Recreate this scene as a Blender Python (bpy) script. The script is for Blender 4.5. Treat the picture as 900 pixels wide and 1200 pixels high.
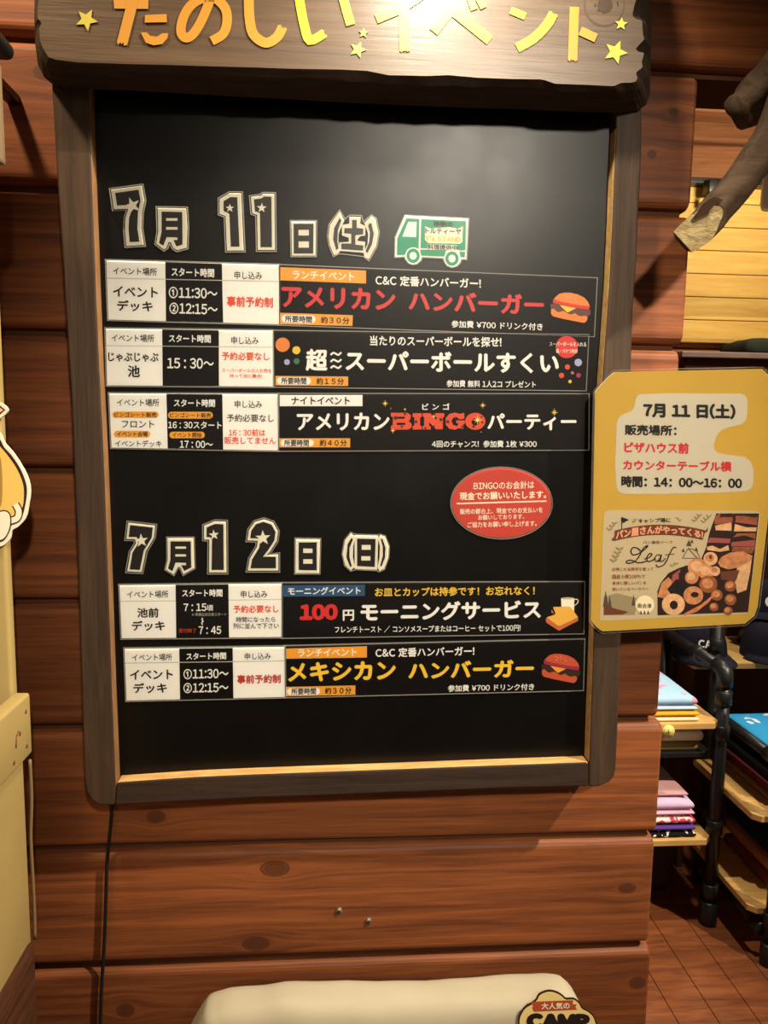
import bpy, bmesh, math, random
from mathutils import Vector, Matrix
random.seed(7)
S = bpy.context.scene
for o in list(bpy.data.objects): bpy.data.objects.remove(o)
COL = S.collection

# ---------------------------------------------------------------- camera
F = 870.0
YAW, PITCH, ROLL = (math.radians(a) for a in (4.3, 6.8, 0.9))
CAM = Vector((0.0, -1.29, 1.5))
fwd = Vector((math.sin(YAW)*math.cos(PITCH), math.cos(YAW)*math.cos(PITCH), -math.sin(PITCH)))
r0 = Vector((math.cos(YAW), -math.sin(YAW), 0)); u0 = r0.cross(fwd)
CX = math.cos(ROLL)*r0 + math.sin(ROLL)*u0
CU = -math.sin(ROLL)*r0 + math.cos(ROLL)*u0
cd = bpy.data.cameras.new('camera'); cam = bpy.data.objects.new('camera', cd); COL.objects.link(cam)
M = Matrix((CX, CU, -fwd)).transposed().to_4x4(); M.translation = CAM
cam.matrix_world = M
cd.sensor_fit = 'VERTICAL'; cd.sensor_height = 36.0; cd.lens = F/1200*36.0; cd.clip_start = 0.05
S.camera = cam

def at(px, py, Y):
    """the point of the vertical plane y = Y that is seen at (px, py) of the 900 x 1200 photograph"""
    d = (px-450)/F*CX + (600-py)/F*CU + fwd
    return CAM + d*((Y-CAM.y)/d.y)

# ---------------------------------------------------------------- world, lamps, exposure
W = bpy.data.worlds.new('world'); S.world = W; W.use_nodes = True
W.node_tree.nodes['Background'].inputs[0].default_value = (1.0, 0.78, 0.54, 1)
W.node_tree.nodes['Background'].inputs[1].default_value = 0.18
def lamp(name, kind, loc, power, color, radius=0.04, target=None, cone=None, blend=0.5):
    l = bpy.data.lights.new(name, kind); l.energy = power; l.color = color
    l.shadow_soft_size = radius
    o = bpy.data.objects.new(name, l); COL.objects.link(o); o.location = loc
    if target is not None:
        o.rotation_euler = (Vector(target)-Vector(loc)).to_track_quat('-Z', 'Y').to_euler()
    if cone: l.spot_size = math.radians(cone); l.spot_blend = blend
    return o
WARM = (1.0, 0.86, 0.66)
lamp('room_lamp', 'SPOT', (2.56, -1.5, 4.13), 1150, WARM, 0.04, (0.1, 0, 1.2), 48, 0.6)
lamp('sign_lamp', 'SPOT', (0.17, -0.40, 2.33), 42, (1.0, 0.90, 0.70), 0.035, (0.17, -0.06, 1.9), 130, 1.0)
lamp('front_lamp', 'SPOT', (0.75, -3.3, 3.15), 540, (1.0, 0.89, 0.72), 0.10, (0.20, 0, 1.35), 27, 0.85)  # fill light added behind the camera to brighten the board
lamp('left_lamp', 'SPOT', (-0.75, -0.55, 2.75), 70, (1.0, 0.74, 0.46), 0.05, (-0.42, 0, 1.75), 50, 0.8)
lamp('shop_lamp', 'POINT', (1.75, 1.35, 2.45), 42, (1.0, 0.90, 0.66), 0.08)
lamp('rack_lamp', 'SPOT', (0.95, 0.25, 2.7), 115, (1.0, 0.88, 0.72), 0.05, (1.15, 0.75, 0.4), 60, 0.8)  # unseen light added to brighten the racks and the floor
vs = S.view_settings
vs.view_transform = 'Standard'; vs.look = 'None'; vs.gamma = 1.0; vs.use_curve_mapping = False
vs.exposure = 0.0

# ---------------------------------------------------------------- helpers
def lin(c):
    return tuple((v/12.92 if v <= 0.04045 else ((v+0.055)/1.055)**2.4) for v in (x/255 for x in c))
MATS = {}
def mat(name, rgb, rough=0.6, spec=0.4, metal=0.0, noise=0.0, nscale=30, bump=0.0):
    if name in MATS: return MATS[name]
    m = bpy.data.materials.new(name); m.use_nodes = True; MATS[name] = m
    nt = m.node_tree; b = nt.nodes['Principled BSDF']
    c = lin(rgb)
    b.inputs['Base Color'].default_value = (*c, 1); b.inputs['Roughness'].default_value = rough
    b.inputs['Specular IOR Level'].default_value = spec; b.inputs['Metallic'].default_value = metal
    if noise or bump:
        tc = nt.nodes.new('ShaderNodeTexCoord'); n = nt.nodes.new('ShaderNodeTexNoise')
        n.inputs['Scale'].default_value = nscale; n.inputs['Detail'].default_value = 5
        nt.links.new(tc.outputs['Object'], n.inputs['Vector'])
        if noise:
            mr = nt.nodes.new('ShaderNodeMapRange')
            mr.inputs['From Min'].default_value = 0.3; mr.inputs['From Max'].default_value = 0.7
            mr.inputs['To Min'].default_value = 1-noise; mr.inputs['To Max'].default_value = 1+noise
            nt.links.new(n.outputs['Fac'], mr.inputs['Value'])
            vm = nt.nodes.new('ShaderNodeVectorMath'); vm.operation = 'SCALE'
            vm.inputs[0].default_value = c
            nt.links.new(mr.outputs['Result'], vm.inputs['Scale'])
            nt.links.new(vm.outputs['Vector'], b.inputs['Base Color'])
        if bump:
            bp = nt.nodes.new('ShaderNodeBump'); bp.inputs['Strength'].default_value = bump
            bp.inputs['Distance'].default_value = 0.004
            nt.links.new(n.outputs['Fac'], bp.inputs['Height']); nt.links.new(bp.outputs['Normal'], b.inputs['Normal'])
    return m

def wood(name, light, dark, axis='x', scale=1.0, rough=0.5, spec=0.35, bump=0.15, logs=None, knots=(), stretch=14.0, contrast=(0.3, 0.72)):
    """planed wood: stretched grain along one axis, optional knots at given (x, z, rx, rz), optional tint per log"""
    if name in MATS: return MATS[name]
    m = bpy.data.materials.new(name); m.use_nodes = True; MATS[name] = m
    nt = m.node_tree; N = nt.nodes; L = nt.links; b = N['Principled BSDF']
    tc = N.new('ShaderNodeTexCoord')
    def math_(op, a, c=None):
        q = N.new('ShaderNodeMath'); q.operation = op
        for i, v in enumerate((a, c)):
            if v is None: continue
            if isinstance(v, (int, float)): q.inputs[i].default_value = v
            else: L.new(v, q.inputs[i])
        return q.outputs[0]
    pos = tc.outputs['Object']
    mp = N.new('ShaderNodeMapping')
    sc = {'x': (scale, stretch*scale, stretch*scale), 'y': (stretch*scale, scale, stretch*scale), 'z': (stretch*scale, stretch*scale, scale)}[axis]
    mp.inputs['Scale'].default_value = sc
    kmax = None
    if knots:
        sep = N.new('ShaderNodeSeparateXYZ'); L.new(pos, sep.inputs[0])
        bend = None
        for (kx, kz, rx, rz) in knots:
            dx = math_('DIVIDE', math_('SUBTRACT', sep.outputs[0], kx), rx)
            dz = math_('DIVIDE', math_('SUBTRACT', sep.outputs[2], kz), rz)
            d2 = math_('ADD', math_('MULTIPLY', dx, dx), math_('MULTIPLY', dz, dz))
            e = math_('POWER', 2.718, math_('MULTIPLY', d2, -0.16))          # wide falloff bends the grain
            bz = math_('MULTIPLY', e, math_('MULTIPLY', math_('TANH', math_('MULTIPLY', dz, 0.8)), rz*1.5))
            bend = bz if bend is None else math_('ADD', bend, bz)
            k = math_('SUBTRACT', 1.0, math_('SMOOTH_MIN', d2, 1.0))
            k = math_('MAXIMUM', math_('SUBTRACT', 1.15, d2), 0.0)
            kmax = k if kmax is None else math_('MAXIMUM', kmax, k)
        cmb = N.new('ShaderNodeCombineXYZ')
        L.new(sep.outputs[0], cmb.inputs[0]); L.new(sep.outputs[1], cmb.inputs[1])
        L.new(math_('SUBTRACT', sep.outputs[2], bend), cmb.inputs[2])
        pos2 = cmb.outputs[0]
    else: pos2 = pos
    L.new(pos2, mp.inputs['Vector'])
    n1 = N.new('ShaderNodeTexNoise'); n1.inputs['Scale'].default_value = 3.0; n1.inputs['Detail'].default_value = 6; n1.inputs['Distortion'].default_value = 0.6
    L.new(mp.outputs[0], n1.inputs['Vector'])
    n2 = N.new('ShaderNodeTexNoise'); n2.inputs['Scale'].default_value = 14.0; n2.inputs['Detail'].default_value = 4
    L.new(mp.outputs[0], n2.inputs['Vector'])
    f = math_('ADD', math_('MULTIPLY', n1.outputs['Fac'], 0.72), math_('MULTIPLY', n2.outputs['Fac'], 0.28))
    cr = N.new('ShaderNodeValToRGB')
    cr.color_ramp.elements[0].position = contrast[0]; cr.color_ramp.elements[0].color = (*lin(dark), 1)
    cr.color_ramp.elements[1].position = contrast[1]; cr.color_ramp.elements[1].color = (*lin(light), 1)
    L.new(f, cr.inputs[0]); col = cr.outputs[0]
    if logs:
        z0, pitch = logs
        sp = N.new('ShaderNodeSeparateXYZ'); L.new(pos, sp.inputs[0])
        idx = math_('FLOOR', math_('DIVIDE', math_('SUBTRACT', sp.outputs[2], z0), pitch))
        wn = N.new('ShaderNodeTexWhiteNoise'); wn.noise_dimensions = '1D'; L.new(idx, wn.inputs['W'])
        fac = math_('ADD', math_('MULTIPLY', wn.outputs['Value'], 0.35), 0.82)
        vm = N.new('ShaderNodeVectorMath'); vm.operation = 'SCALE'; L.new(col, vm.inputs[0]); L.new(fac, vm.inputs['Scale']); col = vm.outputs[0]
    if kmax is not None:
        mx = N.new('ShaderNodeMix'); mx.data_type = 'RGBA'
        fc = N.new('ShaderNodeValToRGB'); fc.color_ramp.elements[0].color = (0, 0, 0, 1)
        for p_, v_ in ((0.12, 0.95), (0.34, 0.6), (0.8, 0.85)):
            e_ = fc.color_ramp.elements.new(p_); e_.color = (v_, v_, v_, 1)
        fc.color_ramp.elements[-1].color = (0.8, 0.8, 0.8, 1)
        L.new(kmax, fc.inputs[0]); L.new(math_('MULTIPLY', fc.outputs[0], 0.85), mx.inputs['Factor'])
        L.new(col, mx.inputs[6]); mx.inputs[7].default_value = (*lin((62, 33, 20)), 1); col = mx.outputs[2]
    L.new(col, b.inputs['Base Color'])
    b.inputs['Roughness'].default_value = rough; b.inputs['Specular IOR Level'].default_value = spec
    bp = N.new('ShaderNodeBump'); bp.inputs['Strength'].default_value = bump; bp.inputs['Distance'].default_value = 0.003
    L.new(f, bp.inputs['Height']); L.new(bp.outputs[0], b.inputs['Normal'])
    return m

def tag(o, label=None, cat=None, group=None, kind=None):
    if label: o['label'] = label
    if cat: o['category'] = cat
    if group: o['group'] = group
    if kind: o['kind'] = kind
    return o
def empty(name, loc, label, cat, group=None):
    o = bpy.data.objects.new(name, None); COL.objects.link(o); o.location = loc; o.empty_display_size = 0.05
    return tag(o, label, cat, group)
def link(name, me, parent=None):
    o = bpy.data.objects.new(name, me); COL.objects.link(o)
    if parent is not None:
        o.parent = parent
        o.matrix_parent_inverse = Matrix.Translation(parent.location).inverted()
    return o

class MB:
    """collects faces with materials, then links them as one mesh object"""
    def __init__(s): s.v = []; s.f = []; s.m = []; s.mats = []; s.sm = []; s.fl = []
    def mi(s, m):
        if m not in s.mats: s.mats.append(m)
        return s.mats.index(m)
    def add(s, vs, fs, m, smooth=False, flat=False):
        b = len(s.v); s.v += [tuple(v) for v in vs]; k = s.mi(m)
        for f in fs: s.f.append([b+i for i in f]); s.m.append(k); s.sm.append(smooth); s.fl.append(flat)
    def poly(s, pts, m): s.add(pts, [list(range(len(pts)))], m, flat=True)
    def box(s, lo, hi, m, bevel=0.0, seg=2, rot=None):
        bm = bmesh.new(); bmesh.ops.create_cube(bm, size=1)
        for v in bm.verts: v.co = Vector([(lo[i]+hi[i])/2 + v.co[i]*(hi[i]-lo[i]) for i in range(3)])
        if bevel: bmesh.ops.bevel(bm, geom=bm.edges[:], offset=bevel, segments=seg, affect='EDGES', profile=0.5)
        if rot is not None:
            c = Vector([(lo[i]+hi[i])/2 for i in range(3)])
            for v in bm.verts: v.co = c + rot @ (v.co-c)
        s.bm(bm, m, bevel > 0 and seg > 2)
    def bm(s, bm, m, smooth=False):
        bm.verts.index_update(); s.add([v.co.copy() for v in bm.verts], [[v.index for v in f.verts] for f in bm.faces], m, smooth); bm.free()
    def slab(s, px, Y, thick, m, side=None, bevel=0.0, seg=2):
        """an outline seen on the plane y=Y, given that thickness behind it"""
        p = [at(x, y, Y) for x, y in px]; s.prism(p, thick, m, side, bevel, seg)
    def prism(s, p, thick, m, side=None, bevel=0.0, seg=2):
        p = [Vector(q) for q in p]; n = len(p)
        if bevel:
            bm = bmesh.new(); a = [bm.verts.new(q) for q in p]; c = [bm.verts.new(q+Vector((0, thick, 0))) for q in p]
            f = bm.faces.new(a); bm.faces.new(c[::-1])
            for i in range(n): bm.faces.new((a[i], c[i], c[(i+1) % n], a[(i+1) % n]))
            es = [e for e in bm.edges if len([v for v in e.verts if v in a]) == 2]
            bmesh.ops.bevel(bm, geom=es, offset=bevel, segments=seg, affect='EDGES', profile=0.5)
            s.bm(bm, m, seg > 2); return
        b = [q+Vector((0, thick, 0)) for q in p]
        s.add(p+b, [list(range(n)), list(range(2*n-1, n-1, -1))], m)
        s.add(p+b, [[i, n+i, n+(i+1) % n, (i+1) % n] for i in range(n)], side or m)
    def tube(s, pts, rad, m, seg=12, caps=True):
        pts = [Vector(p) for p in pts]; n = len(pts)
        if not hasattr(rad, '__len__'): rad = [rad]*n
        vs = []; fs = []
        ref = None
        for i, p in enumerate(pts):
            t = (pts[min(i+1, n-1)]-pts[max(i-1, 0)]).normalized()
            if ref is None: ref = t.orthogonal().normalized()
            ref = (ref - t*ref.dot(t)).normalized(); w = t.cross(ref)
            for k in range(seg):
                a = 2*math.pi*k/seg; vs.append(p+rad[i]*(math.cos(a)*ref+math.sin(a)*w))
        for i in range(n-1):
            for k in range(seg): fs.append([i*seg+k, i*seg+(k+1) % seg, (i+1)*seg+(k+1) % seg, (i+1)*seg+k])
        if caps: fs += [list(range(seg))[::-1], [(n-1)*seg+k for k in range(seg)]]
        s.add(vs, fs, m, True)
    def build(s, name, parent=None, bevel=None):
        me = bpy.data.meshes.new(name); me.from_pydata(s.v, [], s.f)
        for m in s.mats: me.materials.append(m)
        me.polygons.foreach_set('material_index', s.m); me.polygons.foreach_set('use_smooth', s.sm); me.update()
        bm = bmesh.new(); bm.from_mesh(me); bm.faces.ensure_lookup_table()
        rest = [f for f, q in zip(bm.faces, s.fl) if not q]
        if rest: bmesh.ops.recalc_face_normals(bm, faces=rest)
        bm.normal_update()
        for f, q in zip(bm.faces, s.fl):
            if q and f.normal.y > 0: f.normal_flip()
        bm.to_mesh(me); bm.free()
        o = link(name, me, parent)
        if bevel:
            md = o.modifiers.new('bevel', 'BEVEL'); md.width = bevel; md.segments = 2; md.limit_method = 'ANGLE'
        return o

def ribbon(pts, w, ragged=0):
    """outline of a brush stroke along a polyline; w is one width or one per point"""
    pts = [Vector((*p, 0)) for p in pts]; n = len(pts); Ls = []; Rs = []
    if not hasattr(w, '__len__'): w = [w]*n
    for i in range(n):
        a = (pts[i]-pts[i-1]).normalized() if i else None
        b = (pts[i+1]-pts[i]).normalized() if i < n-1 else None
        if a is None: a = b
        if b is None: b = a
        t = (a+b).normalized(); nn = Vector((-t.y, t.x, 0)); k = w[i]/2/max(0.5, nn.dot(Vector((-a.y, a.x, 0))))
        Ls.append(pts[i]+nn*k); Rs.append(pts[i]-nn*k)
    out = [(p.x, p.y) for p in Ls]
    if ragged:
        t = (pts[-1]-pts[-2]).normalized(); d = Rs[-1]-Ls[-1]
        for k, f in ((0.2, 1), (0.32, -0.6), (0.45, 0.5), (0.6, -0.8), (0.72, 0.9)):
            q = Ls[-1]+d*k+t*ragged*f; out.append((q.x, q.y))
    return out + [(p.x, p.y) for p in reversed(Rs)]
def smooth(pts, n=6):
    out = []
    P = [pts[0]]+list(pts)+[pts[-1]]
    for i in range(1, len(P)-2):
        for k in range(n):
            t = k/n; a, b, c, d = (Vector((*P[i+j], 0)) for j in (-1, 0, 1, 2))
            q = 0.5*((2*b)+(c-a)*t+(2*a-5*b+4*c-d)*t*t+(3*b-a-3*c+d)*t**3); out.append((q.x, q.y))
    return out+[pts[-1]]
def offset(poly, d):
    n = len(poly); A = sum(poly[i][0]*poly[(i+1) % n][1]-poly[(i+1) % n][0]*poly[i][1] for i in range(n))
    sg = 1 if A > 0 else -1; out = []
    for i in range(n):
        p, q, r = (Vector((*poly[(i+j) % n], 0)) for j in (-1, 0, 1))
        a = (q-p).normalized(); b = (r-q).normalized()
        na = Vector((a.y, -a.x, 0))*sg; nb = Vector((b.y, -b.x, 0))*sg
        nn = (na+nb); nn = nn.normalized() if nn.length > 1e-4 else na
        k = d/max(0.6, nn.dot(na)); out.append((q.x+nn.x*k, q.y+nn.y*k))
    return out
def ell(cx, cy, rx, ry=None, n=28, rot=0.0):
    ry = rx if ry is None else ry; c, s = math.cos(rot), math.sin(rot)
    return [(cx+c*rx*math.cos(t)-s*ry*math.sin(t), cy+s*rx*math.cos(t)+c*ry*math.sin(t)) for t in (2*math.pi*i/n for i in range(n))]
def star(cx, cy, r, rot=0.0, k=0.42, n=5):
    return [(cx+(r if i % 2 == 0 else r*k)*math.sin(rot+math.pi*i/n), cy-(r if i % 2 == 0 else r*k)*math.cos(rot+math.pi*i/n)) for i in range(2*n)]
def rect(x0, y0, x1, y1, s=0.0):
    return [(x0, y0), (x1, y0+s*(x1-x0)), (x1, y1+s*(x1-x0)), (x0, y1)]
def pill(x0, y0, x1, y1, s=0.0):
    r = (y1-y0)/2; out = []
    for i in range(9): a = -math.pi/2+math.pi*i/8; out.append((x1-r+r*math.cos(a), (y0+y1)/2+s*(x1-x0)+r*math.sin(a)))
    for i in range(9): a = math.pi/2+math.pi*i/8; out.append((x0+r+r*math.cos(a), (y0+y1)/2+r*math.sin(a)))
    return out
def crop(pts, ox, oy, k): return [(ox+x/k, oy+y/k) for x, y in pts]

TXT = {}
def glyph(ch, res=3):
    if ch not in TXT:
        c = bpy.data.curves.new('t', 'FONT'); c.body = ch; c.resolution_u = res; c.fill_mode = 'FRONT'
        o = bpy.data.objects.new('t', c); COL.objects.link(o)
        dg = bpy.context.evaluated_depsgraph_get()
        me = bpy.data.meshes.new_from_object(o.evaluated_get(dg))
        TXT[ch] = ([(p.co.x, p.co.y) for p in me.vertices], [list(p.vertices) for p in me.polygons])
        bpy.data.objects.remove(o); bpy.data.curves.remove(c); bpy.data.meshes.remove(me)
    return TXT[ch]
def glyphs(s, bold=0.0):
    """glyph outlines of a line, in a unit box; returns one (verts, faces) per layer of weight"""
    V = []; Fc = []; x = 0.0
    for ch in s:
        if ch == ' ': x += 0.30; continue
        if ch == '¥': ch = chr(0xFFE5)
        asc = 33 <= ord(ch) <= 126 or ch == chr(0xFFE5)
        v, f = glyph(chr(ord(ch)+0xFEE0) if asc and ord(ch) < 127 else ch)
        if asc:
            a = min(p[0] for p in v); w = max(p[0] for p in v)-a; g = 0.05
            if ch.isdigit(): g = max(0.045, (0.56-w)/2)
            k = len(V); V += [(p[0]-a+x+g, p[1]) for p in v]; x += w+2*g
        else:
            k = len(V); V += [(p[0]+x, p[1]) for p in v]; x += 1.0
        Fc += [[k+i for i in q] for q in f]
    copies = [(0, 0)] if bold <= 0 else [(bold*dx, bold*dy) for dx, dy in ((-1, 0), (1, 0), (0, -1), (0, 1))]
    if bold >= 0.05: copies += [(bold*0.7*dx, bold*0.7*dy) for dx in (-1, 1) for dy in (-1, 1)]
    x0 = min(p[0] for p in V)-bold; x1 = max(p[0] for p in V)+bold; y0 = min(p[1] for p in V)-bold; y1 = max(p[1] for p in V)+bold
    return [[((px+dx-x0)/(x1-x0), (y1-py-dy)/(y1-y0)) for px, py in V] for dx, dy in copies], Fc

class Print:
    """a flat printed piece on the plane y=Y: base sheet with thickness, then ink layers a hair above it"""
    def __init__(s, Y): s.mb = MB(); s.Y = Y; s.k = 0; s.slope = 0.0
    def base(s, px, thick, m, side=None): s.mb.slab(px, s.Y, thick, m, side)
    def ink(s, px, m, layer=1):
        s.k += 1; Y = s.Y-0.00012*layer-0.000004*(s.k % 25); s.mb.poly([at(x, y, Y) for x, y in px], m)
    def text(s, t, x0, x1, yc, h, m, bold=0.0, layer=3, slope=None, lean=0.0, fn=None):
        sl = s.slope if slope is None else slope; VS, Fc = glyphs(t, max(bold*1.45, 0.012 if h > 5 else 0.0)); xm = (x0+x1)/2
        for V in VS:
            s.k += 1; Y = s.Y-0.00012*layer-0.000004*(s.k % 25); vs = []
            for u, v in V:
                x = x0+u*(x1-x0)+lean*(0.5-v)*h; y = yc+(v-0.5)*h+sl*(x-xm)
                if fn: x, y = fn(u, v, x, y)
                vs.append(at(x, y, Y))
            s.mb.add(vs, Fc, m, flat=True)
    def build(s, name, parent=None): return s.mb.build(name, parent)

# ---------------------------------------------------------------- materials
PITCHZ, Z0 = 0.2285, 0.0415
def kn(px, py, rx, rz):
    p = at(px, py, 0.0); return (p.x, p.z, rx, rz)
KN = [kn(322, 1018, .026, .015), kn(300, 1106, .024, .014), kn(183, 957, .016, .012), kn(610, 918, .016, .008), kn(735, 1041, .017, .01),
      kn(747, 1152, .016, .013), kn(147, 1184, .016, .014), kn(764, 181, .008, .007), kn(55, 85, .02, .012), kn(790, 132, .008, .007)]
LOG = wood('pine_log', (140, 80, 43), (92, 50, 28), 'x', 0.8, 0.55, 0.25, 0.2, logs=(Z0, PITCHZ), knots=KN, stretch=26, contrast=(0.36, 0.66))
LOGB = wood('pine_log_plain', (150, 96, 58), (112, 68, 40), 'x', 1.3, 0.6, 0.2, 0.2, logs=(Z0, PITCHZ), stretch=16)
BOARDS = wood('yellow_pine', (216, 176, 96), (192, 144, 70), 'x', 1.0, 0.6, 0.2, 0.1, logs=(0.013, 0.1), stretch=12)
SHELFW = wood('shelf_pine', (214, 176, 108), (186, 142, 80), 'x', 2.0, 0.5, 0.3, 0.1)
SLAB = wood('sign_plank', (90, 71, 54), (65, 51, 39), 'x', 1.2, 0.34, 0.45, 0.25, stretch=22)
CHAR = wood('charred_edge', (70, 57, 46), (44, 35, 28), 'x', 3.0, 0.7, 0.2, 0.15)
FRAME = wood('frame_stain', (70, 53, 39), (44, 32, 24), 'z', 1.6, 0.6, 0.2, 0.3, stretch=18)
FRAMEX = wood('frame_stain_rail', (56, 42, 33), (36, 26, 21), 'x', 1.6, 0.6, 0.2, 0.3, stretch=18)
RAW = wood('raw_edge', (206, 168, 108), (160, 118, 70), 'x', 4.0, 0.6, 0.2, 0.3, stretch=6)
FLOORW = wood('floor_plank', (150, 88, 50), (84, 44, 24), 'x', 1.5, 0.45, 0.35, 0.15, stretch=7)
DRIFT = wood('driftwood', (98, 78, 60), (56, 42, 32), 'x', 3.0, 0.8, 0.15, 0.6, stretch=5)
DRIFTE = wood('driftwood_break', (214, 192, 140), (142, 120, 82), 'x', 9.0, 0.85, 0.1, 0.9, stretch=4)
CREAM = mat('cream_paint', (166, 144, 90), 0.55, 0.3, noise=0.08, nscale=6, bump=0.1)
BROWNB = wood('dark_base_log', (92, 56, 38), (46, 28, 20), 'y', 2.0, 0.4, 0.4, 0.3)
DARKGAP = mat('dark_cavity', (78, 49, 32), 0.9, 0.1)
PIPE = mat('black_pipe', (34, 34, 36), 0.38, 0.5, 0.3, noise=0.15, nscale=20)
BLACKM = mat('black_metal', (24, 23, 24), 0.4, 0.5)
WHITE = mat('print_white', (246, 243, 234), 0.45, 0.4)
INK = mat('print_black', (30, 26, 24), 0.45, 0.4)
INKD = mat('print_black_ground', (20, 17, 16), 0.4, 0.2)
RED = mat('print_red', (218, 54, 52), 0.45, 0.4)
REDT = mat('print_vermilion', (226, 84, 52), 0.45, 0.4)
OR = mat('print_orange', (240, 168, 56), 0.45, 0.4)
YEL = mat('print_yellow', (246, 204, 62), 0.45, 0.4)
BLU = mat('print_blue', (48, 88, 128), 0.45, 0.4)
GRN = mat('print_green', (26, 158, 118), 0.45, 0.4)
LILAC = mat('print_lilac', (176, 178, 212), 0.45, 0.4)
DGRN = mat('print_dark_green', (62, 122, 94), 0.45, 0.4)
PINK = mat('print_pink', (206, 108, 124), 0.45, 0.4)
CRIM = mat('print_crimson', (170, 50, 76), 0.45, 0.4)
GREY = mat('print_grey', (196, 190, 176), 0.45, 0.4)
PALE = mat('print_pale', (250, 240, 214), 0.45, 0.4)
BUN = mat('print_bun', (232, 138, 62), 0.45, 0.4)
BUN2 = mat('print_dark_bun', (204, 92, 60), 0.45, 0.4)
PATTY = mat('print_patty', (104, 62, 58), 0.45, 0.4)
TOAST = mat('print_toast', (236, 186, 80), 0.45, 0.4)
CRUST = mat('print_crust', (204, 116, 66), 0.45, 0.4)
GOLD = mat('sign_yellow', (206, 168, 70), 0.32, 0.5, noise=0.05, nscale=5)
SHEET = mat('sheet_paper', (206, 196, 172), 0.5, 0.4)
FLY = mat('flyer_paper', (204, 186, 148), 0.45, 0.4)
BRN = mat('flyer_brown', (116, 66, 46), 0.5, 0.3)
BRD = mat('flyer_dark', (52, 32, 26), 0.5, 0.3)
BREAD1 = mat('flyer_bread', (206, 142, 94), 0.5, 0.3, noise=0.25, nscale=120)
BREAD2 = mat('flyer_bread_dark', (158, 92, 58), 0.5, 0.3, noise=0.3, nscale=120)
BREAD3 = mat('flyer_bread_pale', (226, 180, 132), 0.5, 0.3, noise=0.15, nscale=120)
HAM = mat('flyer_ham', (172, 90, 82), 0.5, 0.3)
SAGE = mat('flyer_sage', (150, 136, 96), 0.5, 0.3)
def film_material():
    m = bpy.data.materials.new('laminate_film'); m.use_nodes = True; nt = m.node_tree; nt.nodes.clear()
    o = nt.nodes.new('ShaderNodeOutputMaterial'); t = nt.nodes.new('ShaderNodeBsdfTransparent'); g = nt.nodes.new('ShaderNodeBsdfGlossy')
    g.inputs['Roughness'].default_value = 0.11; mx = nt.nodes.new('ShaderNodeMixShader')
    fr = nt.nodes.new('ShaderNodeFresnel'); fr.inputs[0].default_value = 1.4
    n = nt.nodes.new('ShaderNodeTexNoise'); n.inputs['Scale'].default_value = 14; bp = nt.nodes.new('ShaderNodeBump'); bp.inputs['Strength'].default_value = 0.2; bp.inputs['Distance'].default_value = 0.006
    tc = nt.nodes.new('ShaderNodeTexCoord'); nt.links.new(tc.outputs['Object'], n.inputs['Vector'])
    nt.links.new(n.outputs['Fac'], bp.inputs['Height']); nt.links.new(bp.outputs[0], g.inputs['Normal'])
    nt.links.new(fr.outputs[0], mx.inputs[0]); nt.links.new(t.outputs[0], mx.inputs[1]); nt.links.new(g.outputs[0], mx.inputs[2]); nt.links.new(mx.outputs[0], o.inputs[0])
    return m
FILM = film_material()
def clear_edge():
    m = bpy.data.materials.new('laminate_edge'); m.use_nodes = True; nt = m.node_tree; b = nt.nodes['Principled BSDF']
    b.inputs['Base Color'].default_value = (0.75, 0.72, 0.64, 1); b.inputs['Alpha'].default_value = 0.18; b.inputs['Roughness'].default_value = 0.3  # pale tint stands in for light caught along the film edge
    return m
EDGE = clear_edge()
def black_panel():
    m = mat('blackboard', (6, 5, 5), 0.34, 0.25); nt = m.node_tree; b = nt.nodes['Principled BSDF']
    tc = nt.nodes.new('ShaderNodeTexCoord'); n = nt.nodes.new('ShaderNodeTexNoise'); n.inputs['Scale'].default_value = 9; n.inputs['Detail'].default_value = 8
    nt.links.new(tc.outputs['Object'], n.inputs['Vector'])
    mr = nt.nodes.new('ShaderNodeMapRange'); mr.inputs['To Min'].default_value = 0.27; mr.inputs['To Max'].default_value = 0.42
    nt.links.new(n.outputs['Fac'], mr.inputs['Value']); nt.links.new(mr.outputs[0], b.inputs['Roughness'])
    return m
PANEL = black_panel()

# ---------------------------------------------------------------- the room
def struct(name, mb, bevel=None):
    o = mb.build(name, None, bevel); o['kind'] = 'structure'; return o
def log_wall(name, x0, x1f, z_lo, z_hi, yf, thick, m, gap=0.009, cham=0.016, seg=5):
    """stacked squared logs with rounded arrises; x1f(i) gives the right end of log i"""
    mb = MB(); i = 0; z = Z0
    while z < z_hi:
        if z+PITCHZ > z_lo:
            a, b = z+gap/2, z+PITCHZ-gap/2; x1 = x1f(i, z)
            prof = [(yf+thick, a), (yf+cham*1.2, a)]
            for k in range(seg+1):
                t = math.pi/2*k/seg; prof.append((yf+cham*1.2*(1-math.sin(t)), a+cham*(1-math.cos(t))))
            for k in range(seg+1):
                t = math.pi/2*k/seg; prof.append((yf+cham*1.2*(1-math.cos(t)), b-cham*(1-math.sin(t))))
            prof += [(yf+thick, b)]
            n = len(prof); r = 0.006
            rings = [(x0, 0), (x1-r, 0), (x1-r*0.3, r*0.3), (x1, r)]
            vs = []
            zc = (a+b)/2
            for (x, sh) in rings:
                for (y, zz) in prof:
                    vs.append((x, min(y+sh, yf+thick), zz-(sh if zz > zc else -sh)))
            fs = []
            for k in range(len(rings)-1):
                for j in range(n): fs.append([k*n+j, k*n+(j+1) % n, (k+1)*n+(j+1) % n, (k+1)*n+j])
            fs += [list(range(n))[::-1], [(len(rings)-1)*n+j for j in range(n)]]
            mb.add(vs, fs, m)
            mb.box((x0, yf+0.017, a-gap), (x1-0.012, yf+thick-0.01, a+0.003), DARKGAP)
        z += PITCHZ; i += 1
    return mb
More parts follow.
